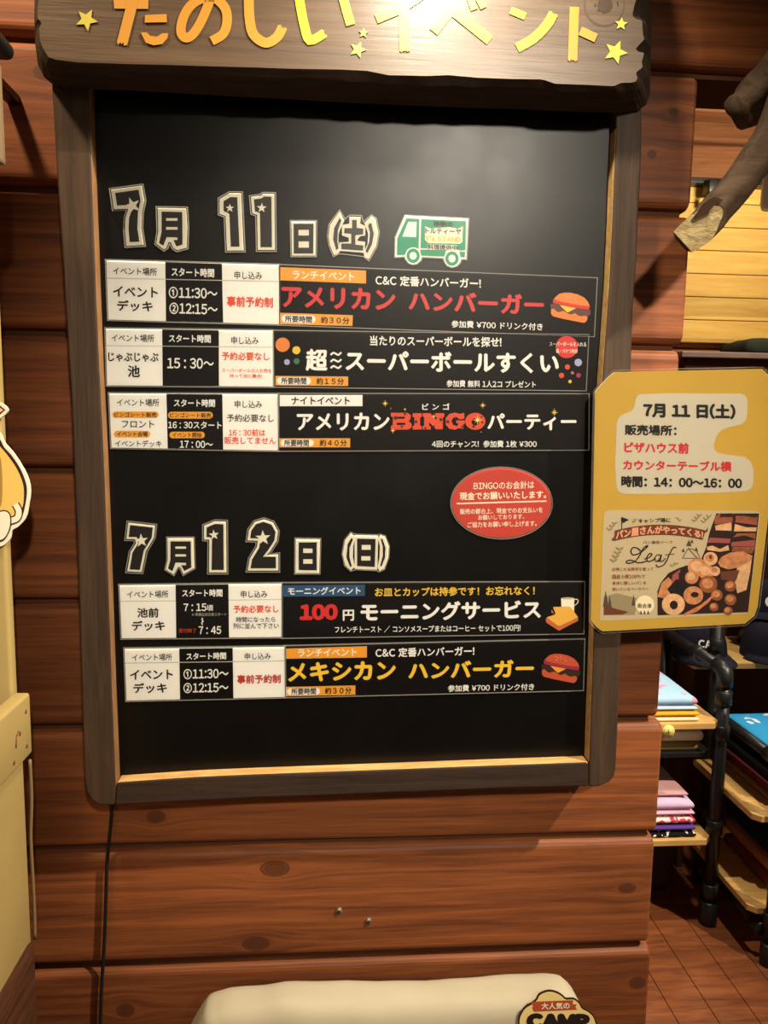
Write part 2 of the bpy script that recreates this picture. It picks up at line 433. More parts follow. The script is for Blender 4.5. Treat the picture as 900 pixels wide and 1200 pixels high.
ends = [0.634, 0.632, 0.626, 0.628, 0.617, 0.618, 0.616, 0.621, 0.619]
def front_end(i, z): return ends[i] if z < 2.0 else 2.6
struct('wall_front', log_wall('wall_front', -2.2, front_end, 0, 4.35, 0.0, 0.14, LOG))
struct('wall_back', log_wall('wall_back', -0.6, lambda i, z: 4.2, 0, 4.35, 2.12, 0.12, LOGB))
# yellow tongue and groove boards on the back wall
mb = MB(); z = 1.893; zt = 2.617
nb = 7; ph = (zt-z)/nb
for k in range(nb): mb.box((0.9, 2.095, z+k*ph+0.001), (4.0, 2.119, z+(k+1)*ph-0.0015), BOARDS, 0.004)
struct('trim_1', mb)
mb = MB()
a = math.radians(-90); R = Matrix.Rotation(a, 3, 'Z'); 
for k in range(-26, 27):
    w = 0.105; c = Vector((1.0, 0.3, -0.012)); vs = []
    mb.box((c.x-4.5, c.y+k*w+0.0012, -0.024), (c.x+4.5, c.y+(k+1)*w-0.0012, 0.0), FLOORW)
fo = mb.build('floor'); fo['kind'] = 'structure'
# turn the planks about a point of the floor
for v in fo.data.vertices:
    p = Vector(v.co)-Vector((1.0, 0.3, 0)); p = Vector((p.x*math.cos(a)-p.y*math.sin(a), p.x*math.sin(a)+p.y*math.cos(a), p.z)); v.co = p+Vector((1.0, 0.3, 0))
mb = MB(); mb.box((-2.6, -4.5, 4.4), (4.3, 2.4, 4.45), LOGB); struct('ceiling', mb)
mb = MB()
for (z0_, z1_, y0_) in ((2.93, 3.02, 1.75), (2.845, 2.89, 1.95)): mb.box((0.62, y0_, z0_), (4.0, y0_+0.12, z1_), LOGB, 0.008)
struct('trim_2', mb)

# ---------------------------------------------------------------- notice board
board = empty('notice_board', at(415, 920, 0.0), 'large black notice board in a brown wooden frame on the log wall', 'notice board')
YB, YF = -0.05, -0.075
mb = MB(); mb.slab([(98, 88), (730, 96), (702, 900), (130, 921)], YB, 0.02, PANEL); mb.build('panel', board)
def frame_piece(name, px, m, raw, rawm=None):
    b = MB(); p = [at(x, y, YF) for x, y in px]; n = len(p); q = [Vector((v.x, -0.001, v.z)) for v in p]
    e = 0.004
    b.add(p+q, [list(range(n)), list(range(2*n-1, n-1, -1))], m)
    for i in range(n): b.add([p[i], q[i], q[(i+1) % n], p[(i+1) % n]], [[0, 1, 2, 3]], (rawm or RAW) if raw(i) else m)
    o = b.build(name, board)
    bm = bmesh.new(); bm.from_mesh(o.data); bmesh.ops.remove_doubles(bm, verts=bm.verts[:], dist=1e-6); bmesh.ops.recalc_face_normals(bm, faces=bm.faces[:]); bm.to_mesh(o.data); bm.free()
    md = o.modifiers.new('bevel', 'BEVEL'); md.width = 0.0035; md.segments = 3; md.limit_method = 'ANGLE'; md.angle_limit = math.radians(50)
    return o
LST = [(60, 96), (104, 95), (107, 190), (110, 269), (113, 350), (116, 423), (120, 500), (123, 570), (127, 680), (131, 800), (136, 922), (134, 944), (116, 944), (107, 938), (101, 928), (98.6, 912), (92.6, 707), (86, 540), (83, 460), (79, 404), (73, 308), (67, 215), (62, 130)]
frame_piece('frame_stile', LST, FRAME, lambda i: 1 <= i <= 9, wood('worn_edge', (150, 112, 74), (104, 72, 46), 'z', 4.0, 0.6, 0.2, 0.3, stretch=6))  # inner edge in a mid brown, darker than the right stile's
RST = [(722, 120), (752, 122), (752.5, 150), (752, 180), (750.5, 215), (748, 260), (746.5, 301), (742, 365), (740, 428), (735, 560), (730, 700), (725.6, 820), (722, 902), (719.5, 911), (714, 917), (702, 921.8), (690.4, 922.3), (690.4, 893), (693, 820), (699, 650), (706, 445), (714, 333), (718, 250), (719.5, 206), (722.5, 150)]
frame_piece('frame_stile', RST, FRAME, lambda i: 17 <= i <= 23)
RAIL = [(136.4, 917), (171, 914.5), (230, 910.5), (300, 907.5), (450, 902), (600, 896.3), (690, 893.2), (690, 922), (600, 924), (450, 930), (300, 935.5), (134.5, 944)]
frame_piece('frame_rail', RAIL, FRAMEX, lambda i: i <= 5)
mb = MB(); mb.slab([(70, 60), (745, 80), (748, 120), (80, 98)], -0.055, 0.05, FRAMEX); mb.build('top_rail', board)

# header sign: thick rough plank with dark edges
sign = empty('header_sign', at(405, 105, -0.07), 'thick rough brown plank sign with yellow cut-out lettering above the black board', 'sign')
face = [(52, -60), (49, -30), (47, -8), (44, 8), (44, 22), (49, 26), (46, 34), (47, 48), (51, 58), (57, 67), (66, 70), (90, 73), (120, 74), (150, 75), (195, 76), (240, 77.5), (300, 79), (340, 80.5), (400, 81.5), (430, 83), (455, 88), (500, 89), (525, 88), (560, 91), (600, 92.5), (636, 93), (650, 98), (690, 99.5), (719, 101), (728, 97), (744, 96.5), (747, 92), (745, 85), (753, 79), (752, 72), (755, 62), (747, 60.5), (745, 57), (755, 46), (753.5, 40), (752.5, 24), (744, 22), (741, 18), (743, 8), (747, -6), (748, -30), (745, -60)]
outer = [(44, -60), (41, -20), (40, 20), (41, 50), (44, 75), (52, 91), (63, 100), (80, 104), (150, 106), (240, 111), (330, 116), (420, 121), (510, 125), (600, 128), (670, 131), (720, 132), (748, 130), (758, 122), (762, 108), (763, 60), (763, 0), (762, -60)]
def resample(P, n):
    P = P+[P[0]]; d = [0]
    for i in range(len(P)-1): d.append(d[-1]+math.dist(P[i], P[i+1]))
    out = []; j = 0
    for k in range(n):
        t = d[-1]*k/n
        while d[j+1] < t: j += 1
        f = (t-d[j])/(d[j+1]-d[j]); out.append((P[j][0]+f*(P[j+1][0]-P[j][0]), P[j][1]+f*(P[j+1][1]-P[j][1])))
    return out
# plank outlines share their split points (top corners and lower corners) so that the loft stays straight
def seg_resample(P, cuts, ns):
    out = []
    for (a, b), n in zip(zip(cuts, cuts[1:]+[len(P)]), ns):
        Q = P[a:b+1] if b < len(P) else P[a:]+[P[0]]
        d = [0]
        for i in range(len(Q)-1): d.append(d[-1]+math.dist(Q[i], Q[i+1]))
        j = 0
        for k in range(n):
            t = d[-1]*k/n
            while d[j+1] < t: j += 1
            f = (t-d[j])/(d[j+1]-d[j]); out.append((Q[j][0]+f*(Q[j+1][0]-Q[j][0]), Q[j][1]+f*(Q[j+1][1]-Q[j][1])))
    return out
ns = [34, 160, 60, 40]
fA = seg_resample(face, [0, 9, 31, len(face)-1], ns)
oA = seg_resample(outer, [0, 6, 17, len(outer)-1], ns)
n = len(fA)
Pf = [at(x, y, -0.14) for x, y in fA]
Po = [at(x, y, -0.078) for x, y in oA]
Pm = []
for i in range(n):
    w = 0.0012*math.sin(i*0.23)+0.0006*math.sin(i*0.61)
    p = Pf[i].lerp(Po[i], 0.22); c = Vector((0.04, p.y, 2.2)); Pm.append(p+(p-c).normalized()*(0.004+w))
mb = MB(); mb.poly(Pf, SLAB)
q = lambda a, b: [[i, n+i, n+(i+1) % n, (i+1) % n] for i in range(n)]
mb.add(Pf+Pm, q(0, 0), CHAR); mb.add(Pm+Po, q(0, 0), CHAR)
mb.poly(Po[::-1], CHAR)
plank = mb.build('plank', sign)
# the big knot near its right end
kb = MB(); kc = (708, 6)
for k, (r, m_) in enumerate(((24, mat('knot_ring', (72, 54, 40), 0.6)), (22.4, SLAB), (9, mat('knot_heart', (58, 42, 31), 0.7)))):
    kb.poly([at(x, y, -0.1404-0.0003*k) for x, y in ell(kc[0]+0.6*k, kc[1], r, r*1.05, 36)], m_)
for k in range(9):
    a_ = k*0.75; r_ = 5+1.4*k
    kb.poly([at(x, y, -0.1414) for x, y in ribbon([(kc[0]+r_*math.cos(a_), kc[1]+r_*math.sin(a_)), (kc[0]+r_*math.cos(a_+0.35), kc[1]+r_*math.sin(a_+0.35))], 1.8)], MATS['knot_heart'])
kb.build('knot', plank)
LET_O = mat('letter_orange', (172, 120, 42), 0.4, 0.4); LET_Y = mat('letter_lemon', (222, 186, 36), 0.4, 0.4); STARM = mat('star_yellow', (172, 162, 60), 0.4, 0.4)
LETE = mat('letter_edge', (88, 62, 34), 0.6)
def letter(strokes, m, name='letter', Y=-0.1412):
    b = MB()
    for i, st in enumerate(strokes):
        b.slab(st, Y-0.0005-0.0002*i, 0.0012+0.0002*i, m, LETE)
    return b.build(name, plank)
letter([[(133, -1), (174, -1), (173.6, 10.4), (134, 10)], ribbon([(161, -26), (156, 0), (143, 51)], 12.5, 2.2), [(170, 17.5), (195, 16.4), (195.6, 26), (169.6, 26.4)],
        [(165, 38), (172, 38), (176, 42), (184, 43), (190, 39), (197, 39), (196, 45), (190, 51.6), (180, 53), (171, 50)]], LET_O)
letter([ribbon(smooth([(250, -14), (243, 8), (234, 28), (225, 41), (217, 44), (212, 36), (215, 20), (224, 6), (238, -2), (252, -2), (264, 10), (266, 26), (261, 40), (248, 48)]), 11, 0)], LET_O)
letter([ribbon(smooth([(291, -26), (291.5, 0), (292.5, 22), (297, 40), (311, 50), (324, 44), (331, 32)]), 11.5, 2)], LET_O)
letter([ribbon(smooth([(350, -6), (353, 12), (356.5, 29), (363, 47), (380, 39)], 4), 10.5, 1.5), ribbon([(399, -14), (405, 8), (411, 29)], 10.5)], LET_Y)
letter([ribbon([(441, 22), (470, 10), (497, -8)], 11), ribbon([(473, 8), (474.5, 59.5)], 12, 1)], LET_Y)
letter([ribbon([(508, 37), (529, 11), (574, 47)], 11.5), ribbon([(551, -2), (556, 11)], 8), ribbon([(561, -3), (567, 9)], 8)], LET_Y)
letter([ribbon([(598.5, 12), (615.5, 19)], 8.5), ribbon(smooth([(606, 56), (625, 45), (640, 30), (648.5, 16)]), 11, 1.5)], LET_Y)
letter([ribbon([(673.2, 8), (671, 70.5)], 11, 1.5), ribbon([(680, 36), (698.5, 44.5)], 10.5)], LET_O)
for (x, y, r, rot) in ((101.5, 23, 13.5, 0.5), (426, 38.5, 6, 0.1), (419.5, 58, 10, 0.35), (728, 28, 8, 0.1), (721.5, 61, 14.5, 0.4), (459, -40, 8, 0)):
    if y > 0: letter([star(x, y, r, rot, 0.45)], STARM, 'star')

# ---------------------------------------------------------------- things stuck on the board
Y0 = YB-0.0016
def film(o, px, grow=1.6):
    b = MB(); op = offset(px, grow); ip = offset(px, grow-1.1); n = len(px)
    Yf = Y0-0.0013
    b.poly([at(x, y, Yf) for x, y in ip], FILM)
    P = [at(x, y, Yf) for x, y in op]; Q = [at(x, y, Yf) for x, y in ip]; R_ = [Vector((p.x, YB-0.0002, p.z)) for p in P]
    b.add(P+Q, [[i, (i+1) % n, n+(i+1) % n, n+i] for i in range(n)], EDGE)
    b.add(P+R_, [[i, (i+1) % n, n+(i+1) % n, n+i] for i in range(n)], EDGE)
    f = b.build('laminate', o); return f
def thing_print(name, P, px, label, cat, group, sheet='sheet', grow=1.6):
    c = sum((at(x, y, Y0) for x, y in px), Vector())/len(px)
    lo = min(at(x, y, Y0).z for x, y in px)
    o = empty(name, (c.x, YB, lo), label, cat, group)
    P.build(sheet, o); film(o, px, grow); return o
def bur(P, pts, k, ox, oy, top, patty):
    cc = lambda L: crop(L, ox, oy, k)
    P.ink(cc([(75, 318), (150, 310), (780, 420), (785, 490), (740, 540), (640, 545), (380, 500), (120, 440), (80, 390)]), patty, 2)
    P.ink(cc([(88, 405), (140, 402), (185, 450), (225, 462), (310, 440), (380, 485), (430, 505), (510, 480), (560, 520), (620, 535), (690, 520), (728, 550), (718, 610), (670, 650), (600, 640), (300, 580), (120, 535), (85, 490)]), top, 3)
    P.ink(cc([(235, 335), (530, 390), (375, 468)]), YEL if top is BUN else OR, 4)
    P.ink(cc([(120, 245), (770, 365), (750, 420), (640, 405), (300, 340), (118, 300)]), CRIM if top is BUN2 else RED, 5)
    P.ink(cc([(130, 240), (170, 190), (230, 140), (320, 118), (430, 120), (560, 150), (670, 205), (740, 285), (768, 360), (560, 335), (300, 285)]), top, 6)
    for (x, y) in ((330, 170), (380, 190), (430, 170), (490, 205), (520, 245), (350, 230), (430, 215)): P.ink(cc(ell(x, y, 14, 8, 8, 0.4)), BREAD3, 7)
CARDS = 'laminated cards on the notice board'

# --- row 1
px = [(124.5, 305), (326.5, 310.5), (327, 380), (127, 374.5)]
P = Print(Y0); P.slope = 0.03; P.base(px, 0.0012, WHITE)
P.ink([(193.7, 307), (260, 309), (261.5, 378), (194.5, 376.3)], INKD)
P.ink(rect(125.5, 325.4, 327, 326.4, 0.02), GREY, 2)
P.text('イベント場所', 132.4, 184, 318, 9, INK); P.text('スタート時間', 201, 251, 319.3, 10.5, WHITE, .02); P.text('申し込み', 274.7, 307, 322.7, 9.5, INK)
P.text('イベント', 132.4, 185, 342, 12.5, INK, .02); P.text('デッキ', 137, 179, 358.5, 13, INK, .02)
P.text('①11:30〜', 197.8, 254.7, 343.5, 13.5, WHITE, .015); P.text('②12:15〜', 198.5, 255, 362, 13.5, WHITE, .015)
P.text('事前予約制', 265.7, 320, 353.8, 12.5, REDT, .025)
thing_print('schedule_card', P, px, 'white and black card left of the red burger strip, showing 11:30 and 12:15', 'card', CARDS)
px = [(327.5, 311), (699, 326.5), (695.5, 393.5), (327.5, 380)]
P = Print(Y0); P.slope = 0.033; P.base(px, 0.0012, INKD)
P.ink([(328.5, 313), (429, 317), (429, 332.3), (328.5, 328.5)], OR); P.text('ランチイベント', 342.5, 415.5, 323, 10.5, PALE, .02)
P.text('C&C 定番ハンバーガー!', 440, 563.6, 330.3, 12, WHITE, .02)
P.text('アメリカン', 329.6, 463.5, 349.3, 26, RED, .03); P.text('ハンバーガー', 478.5, 637.7, 354.6, 24, RED, .03)
P.ink([(328.3, 366.5), (413.5, 369.3), (413, 382), (328.3, 380)], OR); P.ink(pill(330, 368.8, 369.8, 378, .02), WHITE, 2)
P.text('所要時間', 334, 365.6, 374, 8, INK, .02); P.text('約３０分', 376, 409.5, 375.3, 8.3, INK, .02)
P.text('参加費 ¥700 ドリンク付き', 529, 636, 381.3, 8.5, WHITE, .015)
bur(P, None, 15, 640, 335, BUN, PATTY)
thing_print('event_strip', P, px, 'black strip with red katakana burger heading, topmost on the board', 'strip', CARDS)
# --- row 2
px = [(124, 385), (319.5, 387.5), (319.5, 453), (125.5, 451.6)]
P = Print(Y0); P.slope = 0.012; P.base(px, 0.0012, WHITE)
P.ink([(190, 386), (256.4, 387), (256.6, 452.4), (190.6, 452)], INKD); P.ink(rect(125, 404.6, 319.5, 405.4, 0.01), GREY, 2)
P.text('イベント場所', 130.7, 180.6, 396.3, 8.8, INK); P.text('スタート時間', 197.8, 247, 396.8, 9.5, WHITE, .02); P.text('申し込み', 271, 303, 399, 9, INK)
P.text('じゃぶじゃぶ', 126.7, 185.8, 418.6, 10.7, INK, .02); P.text('池', 149.6, 164, 435, 14, INK, .02)
P.text('15 : 30〜', 196, 250.5, 425.8, 12.5, WHITE, .015)
P.text('予約必要なし', 259.8, 316, 417.5, 9.8, REDT, .02); P.text('スーパーボールの入れ物を', 260, 318.3, 434.3, 5, REDT, .01); P.text('持って池に集合!', 269, 307, 440.6, 4.6, REDT, .01)
thing_print('schedule_card', P, px, 'white and black card with 15:30, beside the strip of coloured balls', 'card', CARDS)
px = [(321, 388), (689, 393), (686, 457), (322, 452.7)]
P = Print(Y0); P.slope = 0.012; P.base(px, 0.0012, INKD)
for x, y, r, m_ in ((331.2, 404, 8.4, BUN), (347.3, 410.4, 4.7, YEL), (336.3, 424.3, 3.4, LILAC), (347.6, 423.3, 3.5, DGRN), (664.2, 406.7, 13, RED), (677.6, 424.8, 4.4, LILAC), (665, 430, 3.1, REDT), (670.8, 437, 1.8, PINK), (678, 439.8, 2.8, CRIM), (658, 440, 3.1, REDT), (668, 447, 2, YEL)):
    P.ink(ell(x, y, r), m_)
P.text('超', 358, 384, 421.8, 26, WHITE, .025)
for y in (414.5, 422.5, 430): P.ink(ribbon(smooth([(387.5, y+1.5), (390.5, y-1), (393.5, y), (396.5, y+1.3), (400, y-1.6)]), 2.2), WHITE, 3)
P.text('スーパーボールすくい', 404.7, 655, 424.2, 24.5, WHITE, .028)
P.text('当たりのスーパーボールを探せ!', 433.4, 587.7, 400, 12, WHITE, .02)
P.ink(rect(322.8, 440.5, 408, 451.7, .008), OR); P.ink(pill(324.5, 442, 364.5, 450.6, .005), WHITE, 2)
P.text('所要時間', 329.5, 359, 446.3, 8, INK, .02); P.text('約１５分', 370.8, 403, 446.8, 8, INK, .02)
P.text('参加費 無料 1人2コ プレゼント', 523.3, 628, 450, 8.3, WHITE, .015)
P.text('スーパーボールを入れる', 644, 687, 403.3, 5.2, PALE, .01); P.text('袋/バケツ持参', 651.6, 677, 411.5, 5.5, PALE, .01)
thing_print('event_strip', P, px, 'black strip with white lettering between coloured ball dots and a red disc', 'strip', CARDS)
# --- row 3
px = [(128, 461), (325.3, 462), (326, 528), (130.7, 524.5)]
P = Print(Y0); P.slope = 0.008; P.base(px, 0.0012, WHITE)
P.ink([(195, 461.6), (260.5, 462), (261.5, 526.8), (196.5, 525.5)], INKD)
P.text('イベント場所', 137, 186.5, 471.8, 8.8, INK); P.text('スタート時間', 203.7, 252, 472.3, 9.3, WHITE, .02); P.text('申し込み', 275, 307, 473.8, 8.8, INK)
P.ink(pill(131.7, 482.2, 186, 489.8), OR, 2); P.text('ビンゴシート販売', 134, 183.5, 486, 5.8, INK, .015)
P.text('フロント', 142.7, 180.6, 497, 8.5, INK, .01); P.ink(pill(133.4, 504.8, 176, 512.6), OR, 2); P.text('イベント会場', 137, 173, 508.7, 6, INK, .015)
P.text('イベントデッキ', 134.8, 189.2, 519.8, 7.8, INK, .01)
P.ink(pill(196.8, 482.5, 249.5, 490.6), OR, 2); P.text('ビンゴシート販売', 199, 247.6, 486.6, 5.8, INK, .015)
P.text('16 : 30スタート', 197, 259.6, 498, 8.8, WHITE, .015); P.ink(pill(198.5, 505.9, 240, 513.6), OR, 2); P.text('イベント開始', 202, 236.5, 509.7, 6, INK, .015)
P.text('17 : 00〜', 210.6, 249.5, 520.7, 8.6, WHITE, .015)
P.text('予約必要なし', 265.7, 321, 490, 9, INK, .01); P.text('16 : 30前は', 267.8, 311, 507, 8.3, REDT, .015); P.text('販売してません', 262.8, 323.4, 516.3, 8.8, REDT, .015)
thing_print('schedule_card', P, px, 'white and black card with four small orange pills, left of the BINGO strip', 'card', CARDS)
px = [(326.3, 462), (689.4, 462.4), (689, 526.5), (326.6, 527.8)]
P = Print(Y0); P.base(px, 0.0012, INKD)
P.ink([(327.8, 463), (424.8, 463), (424.8, 476), (327.8, 476)], WHITE); P.text('ナイトイベント', 341.5, 410, 469.6, 9.3, INK, .02)
P.text('アメリカン', 347.7, 456.5, 494, 21, WHITE, .025); P.text('パーティー', 571, 675.6, 494.3, 20, WHITE, .025)
bc = lambda L: crop(L, 440, 460, 6)
B_ = [[(108, 142), (225, 142), (250, 160), (245, 190), (232, 200), (255, 220), (255, 245), (232, 260), (108, 262), (108, 235), (122, 230), (122, 172), (108, 168)],
      [(262, 145), (325, 145), (325, 172), (314, 176), (314, 232), (325, 235), (325, 260), (262, 260), (262, 235), (274, 230), (274, 176), (262, 172)],
      [(332, 145), (385, 145), (430, 195), (430, 172), (420, 168), (420, 145), (484, 145), (484, 170), (474, 174), (474, 258), (425, 258), (378, 208), (378, 234), (388, 238), (388, 260), (332, 260), (332, 236), (342, 232), (342, 172), (332, 168)],
      [(560, 140), (590, 150), (625, 142), (625, 185), (590, 188), (570, 172), (545, 178), (535, 200), (545, 228), (575, 236), (585, 218), (568, 215), (568, 196), (628, 196), (628, 218), (618, 222), (618, 255), (585, 250), (560, 262), (520, 255), (494, 225), (494, 180), (520, 150)]]
for k in B_: P.ink(bc(k), REDT, 2)
P.ink(bc(ell(702, 202, 71, 60, 30)), REDT, 2); P.ink(bc(ell(702, 206, 26, 26, 20)), INKD, 3)
P.ink(bc(rect(150, 170, 205, 184)), INKD, 3); P.ink(bc(rect(150, 212, 210, 228)), INKD, 3)
for x, y, r in ((140, 178, 20), (208, 150, 14), (285, 205, 16), (460, 190, 18), (508, 205, 18), (565, 180, 14), (410, 240, 13), (690, 238, 15), (350, 250, 12), (752, 210, 12), (185, 240, 12), (610, 240, 12), (745, 170, 11)): P.ink(bc(star(x, y, r, 0.2)), INK, 4)
for x, y, r in ((68, 77, 28), (755, 90, 28), (208, 118, 14), (410, 168, 20), (717, 193, 42), (122, 268, 22), (108, 112, 7), (743, 278, 8)):
    P.ink(bc(star(x, y, r, 0, 0.16, 4)), YEL, 5); P.ink(bc(star(x, y, r*0.7, math.pi/4, 0.2, 4)), YEL, 6); P.ink(bc(ell(x, y, r*0.17)), PALE, 7)
P.ink(star(649.7, 483.3, 5, 0, .16, 4), YEL, 5); P.ink(star(649.7, 483.3, 3.5, math.pi/4, .2, 4), YEL, 6)
P.text('ビ ン ゴ', 494.7, 527, 476.5, 7.8, WHITE, .02)
P.text('4回のチャンス!  参加費 1枚 ¥300', 506, 629, 520.3, 8.3, WHITE, .015)
P.ink(rect(327.3, 513.6, 410.4, 524.2), OR); P.ink(pill(328.9, 514.9, 367.7, 523), WHITE, 2); P.text('所要時間', 333, 362, 519, 7.8, INK, .02); P.text('約４０分', 374.5, 406.5, 519, 8, INK, .02)
thing_print('event_strip', P, px, 'black strip with a red starry BINGO word between white lettering', 'strip', CARDS)
# --- row 4
px = [(140, 686), (330, 684), (330, 746.5), (142.7, 748)]
P = Print(Y0); P.slope = -0.008; P.base(px, 0.0012, WHITE)
P.ink([(205.7, 685.3), (267.7, 684.7), (268.4, 747), (206.5, 747.5)], INKD); P.ink(rect(140.7, 704.4, 330, 705.2, -0.012), GREY, 0.8)
P.text('イベント場所', 149, 197.3, 696.5, 8.5, INK); P.text('スタート時間', 213.3, 260.7, 695, 9, WHITE, .02); P.text('申し込み', 282.3, 313.3, 696.3, 8.5, INK)
P.text('池前', 160.7, 186, 718, 11.5, INK, .02); P.text('デッキ', 154.3, 193.3, 733.3, 12, INK, .02)
P.text('7 : 15', 215, 242, 711.7, 9, WHITE, .015); P.text('頃', 242.5, 249.8, 712.5, 7, WHITE, .01); P.text('※準備出来次第スタート', 225, 265.5, 720, 3.8, GREY)
P.ink(ribbon(smooth([(237.6, 724), (236.6, 726), (238, 728), (236.4, 730), (237.4, 732.3)]), 1.3), WHITE, 3)
P.text('受付終了', 209.5, 230, 739, 5, REDT); P.text('7 : 45', 232.7, 259.3, 738.5, 9.3, WHITE, .015)
P.text('予約必要なし', 273.3, 326.7, 713.7, 9, REDT, .02); P.text('時間になったら', 276.7, 322.7, 726, 6.3, INK, .01); P.text('列に並んで下さい', 273.3, 326.7, 733.5, 6.8, INK, .01)
thing_print('schedule_card', P, px, 'white and black card with 7:15 and 7:45, beside the toast strip', 'card', CARDS)
px = [(330.5, 684), (684.3, 682.7), (683.3, 741.7), (330.7, 747)]
P = Print(Y0); P.slope = -0.01; P.base(px, 0.0012, INKD)
P.ink([(331.7, 686), (427.7, 685.2), (427.7, 698.3), (331.7, 699.3)], BLU); P.text('モーニングイベント', 337.3, 422.7, 692.4, 9.3, WHITE, .02)
P.text('お皿とカップは持参です！お忘れなく！', 439.3, 626.7, 693, 10.8, YEL, .02)
P.text('100', 351, 396, 717.3, 19, RED, .05); P.text('円', 401.7, 415, 721, 13, WHITE, .02); P.text('モーニングサービス', 422.3, 634, 715.6, 22.5, WHITE, .028, slope=-0.016)
P.text('フレンチトースト / コンソメスープまたはコーヒー セットで100円!', 392.3, 610, 736.8, 8, WHITE, .012)
tc_ = lambda L: crop(L, 630, 690, 10)
P.ink(tc_([(275, 115), (430, 115), (428, 290), (282, 290)]), PALE, 2); P.ink(tc_(ell(352, 112, 77, 12)), GREY, 3)
P.ink(tc_(ribbon(smooth([(428, 128), (460, 122), (475, 145), (460, 175), (428, 200)]), 9)), PALE, 2)
P.ink(tc_([(165, 240), (200, 300), (330, 330), (470, 340), (478, 370), (440, 395), (420, 400), (250, 300), (160, 280)]), CRUST, 4)
P.ink(tc_([(180, 212), (370, 208), (400, 230), (475, 335), (410, 360), (250, 330), (210, 290)]), TOAST, 5)
P.ink(tc_([(95, 350), (230, 300), (425, 375), (415, 405), (250, 492), (100, 395)]), CRUST, 6)
P.ink(tc_([(105, 335), (220, 295), (400, 300), (425, 360), (400, 372), (260, 432), (235, 430)]), TOAST, 7)
thing_print('event_strip', P, px, 'black strip with toast and mug picture and blue heading box', 'strip', CARDS)
# --- row 5
px = [(146, 760.7), (333.3, 758.3), (334, 816.8), (148.3, 821)]
P = Print(Y0); P.slope = -0.014; P.base(px, 0.0012, WHITE)
P.ink([(210, 760), (272.7, 759.2), (273.5, 818.2), (211, 819.6)], INKD); P.ink(rect(146.8, 776.6, 333.4, 777.6, -0.014), GREY, 2)
P.text('イベント場所', 155, 201.7, 770.3, 8, INK); P.text('スタート時間', 218.3, 265, 768.9, 8.5, WHITE, .02); P.text('申し込み', 286.7, 317.3, 769, 8, INK)
P.text('イベント', 152.3, 202.7, 790.5, 11.5, INK, .02); P.text('デッキ', 156, 195.7, 806.3, 12, INK, .02)
P.text('①11:30〜', 215, 267.7, 789.7, 12, WHITE, .015); P.text('②12:15〜', 215, 267.7, 806, 12, WHITE, .015); P.text('事前予約制', 277.7, 329, 795.8, 10.5, mat('print_brick', (190, 66, 52), .45), .025)
thing_print('schedule_card', P, px, 'lowest white and black card, left of the yellow-lettered burger strip', 'card', CARDS)
px = [(334, 758), (684.3, 750), (682.7, 808.3), (334.3, 816.7)]
P = Print(Y0); P.slope = -0.02; P.base(px, 0.0012, INKD)
P.ink([(335.3, 760), (430, 757.3), (430, 770.5), (335.3, 772)], OR); P.text('ランチイベント', 349, 418, 764.7, 9.3, PALE, .02)
P.text('C&C 定番ハンバーガー!', 440, 556, 764, 11, WHITE, .02)
P.text('メキシカン', 337.3, 464, 786.6, 23, YEL, .03); P.text('ハンバーガー', 478.3, 626, 784.3, 21, YEL, .03)
P.ink(rect(335, 805, 416.5, 816, -.022), OR); P.ink(pill(336.5, 806.6, 375, 814.6, -.015), WHITE, 2); P.text('所要時間', 341.3, 370.4, 810.2, 7.8, INK, .02); P.text('約３０分', 380.7, 412, 809.3, 8, INK, .02)
P.text('参加費 ¥700 ドリンク付き', 525, 626, 805.8, 8, WHITE, .015)
bur(P, None, 15.5, 629.5, 758.5, BUN2, mat('print_dark_patty', (62, 44, 36), .45))
thing_print('event_strip', P, px, 'black strip with yellow katakana burger heading, lowest on the board', 'strip', CARDS)

# --- oval notice
OV = mat('oval_red', (206, 76, 62), 0.4, 0.4)
px = ell(587.8, 589.5, 58.5, 41, 48)
P = Print(Y0); P.slope = -0.022; P.base(px, 0.0012, OV)
P.text('BINGOのお会計は', 555, 626, 568.7, 9.3, PALE, .012); P.text('現金でお願いいたします。', 538.6, 640.2, 580.5, 9.6, PALE, .02)
P.ink(ribbon([(535.5, 590.2), (640.4, 587.2)], 1.7), PALE, 2)
P.text('販売の都合上、現金でのお支払いを', 539, 636, 598.5, 6.6, PALE, .012); P.text('お願いしております。', 560.4, 614.4, 606, 5.8, PALE, .012); P.text('ご協力をお願い申し上げます。', 547.8, 629, 614.2, 6.6, PALE, .012)
thing_print('oval_notice', P, px, 'red oval notice with pale lettering on the black board', 'notice', None)

# --- truck cutout
tk = lambda L: crop(L, 455, 240, 8.571)
body = [(168, 108), (330, 116), (805, 140), (785, 548), (735, 545), (722, 580), (690, 615), (640, 630), (590, 610), (560, 560), (555, 535), (340, 525), (325, 560), (290, 592), (250, 600), (205, 585), (172, 545), (165, 520), (68, 525), (72, 330)]
px = tk(body)
P = Print(Y0); P.slope = 0.03; P.base(px, 0.0012, WHITE)
P.ink(tk([(185, 135), (312, 143), (305, 440), (200, 440), (165, 505), (88, 505), (92, 335)]), GRN, 2)
P.ink(tk([(332, 145), (780, 165), (775, 455), (735, 460), (690, 450), (600, 445), (325, 435)]), GRN, 2)
P.ink(tk([(320, 450), (580, 455), (565, 520), (330, 510)]), GRN, 2); P.ink(tk([(715, 470), (772, 472), (768, 528), (725, 525)]), GRN, 2)
P.ink(tk([(200, 170), (285, 172), (280, 325), (140, 320)]), WHITE, 3)
for x, y in ((250, 512), (640, 540)):
    P.ink(tk(ell(x, y, 80, 86)), WHITE, 3); P.ink(tk(ell(x, y, 66, 72)), GRN, 4); P.ink(tk(ell(x, y, 36, 39)), WHITE, 5)
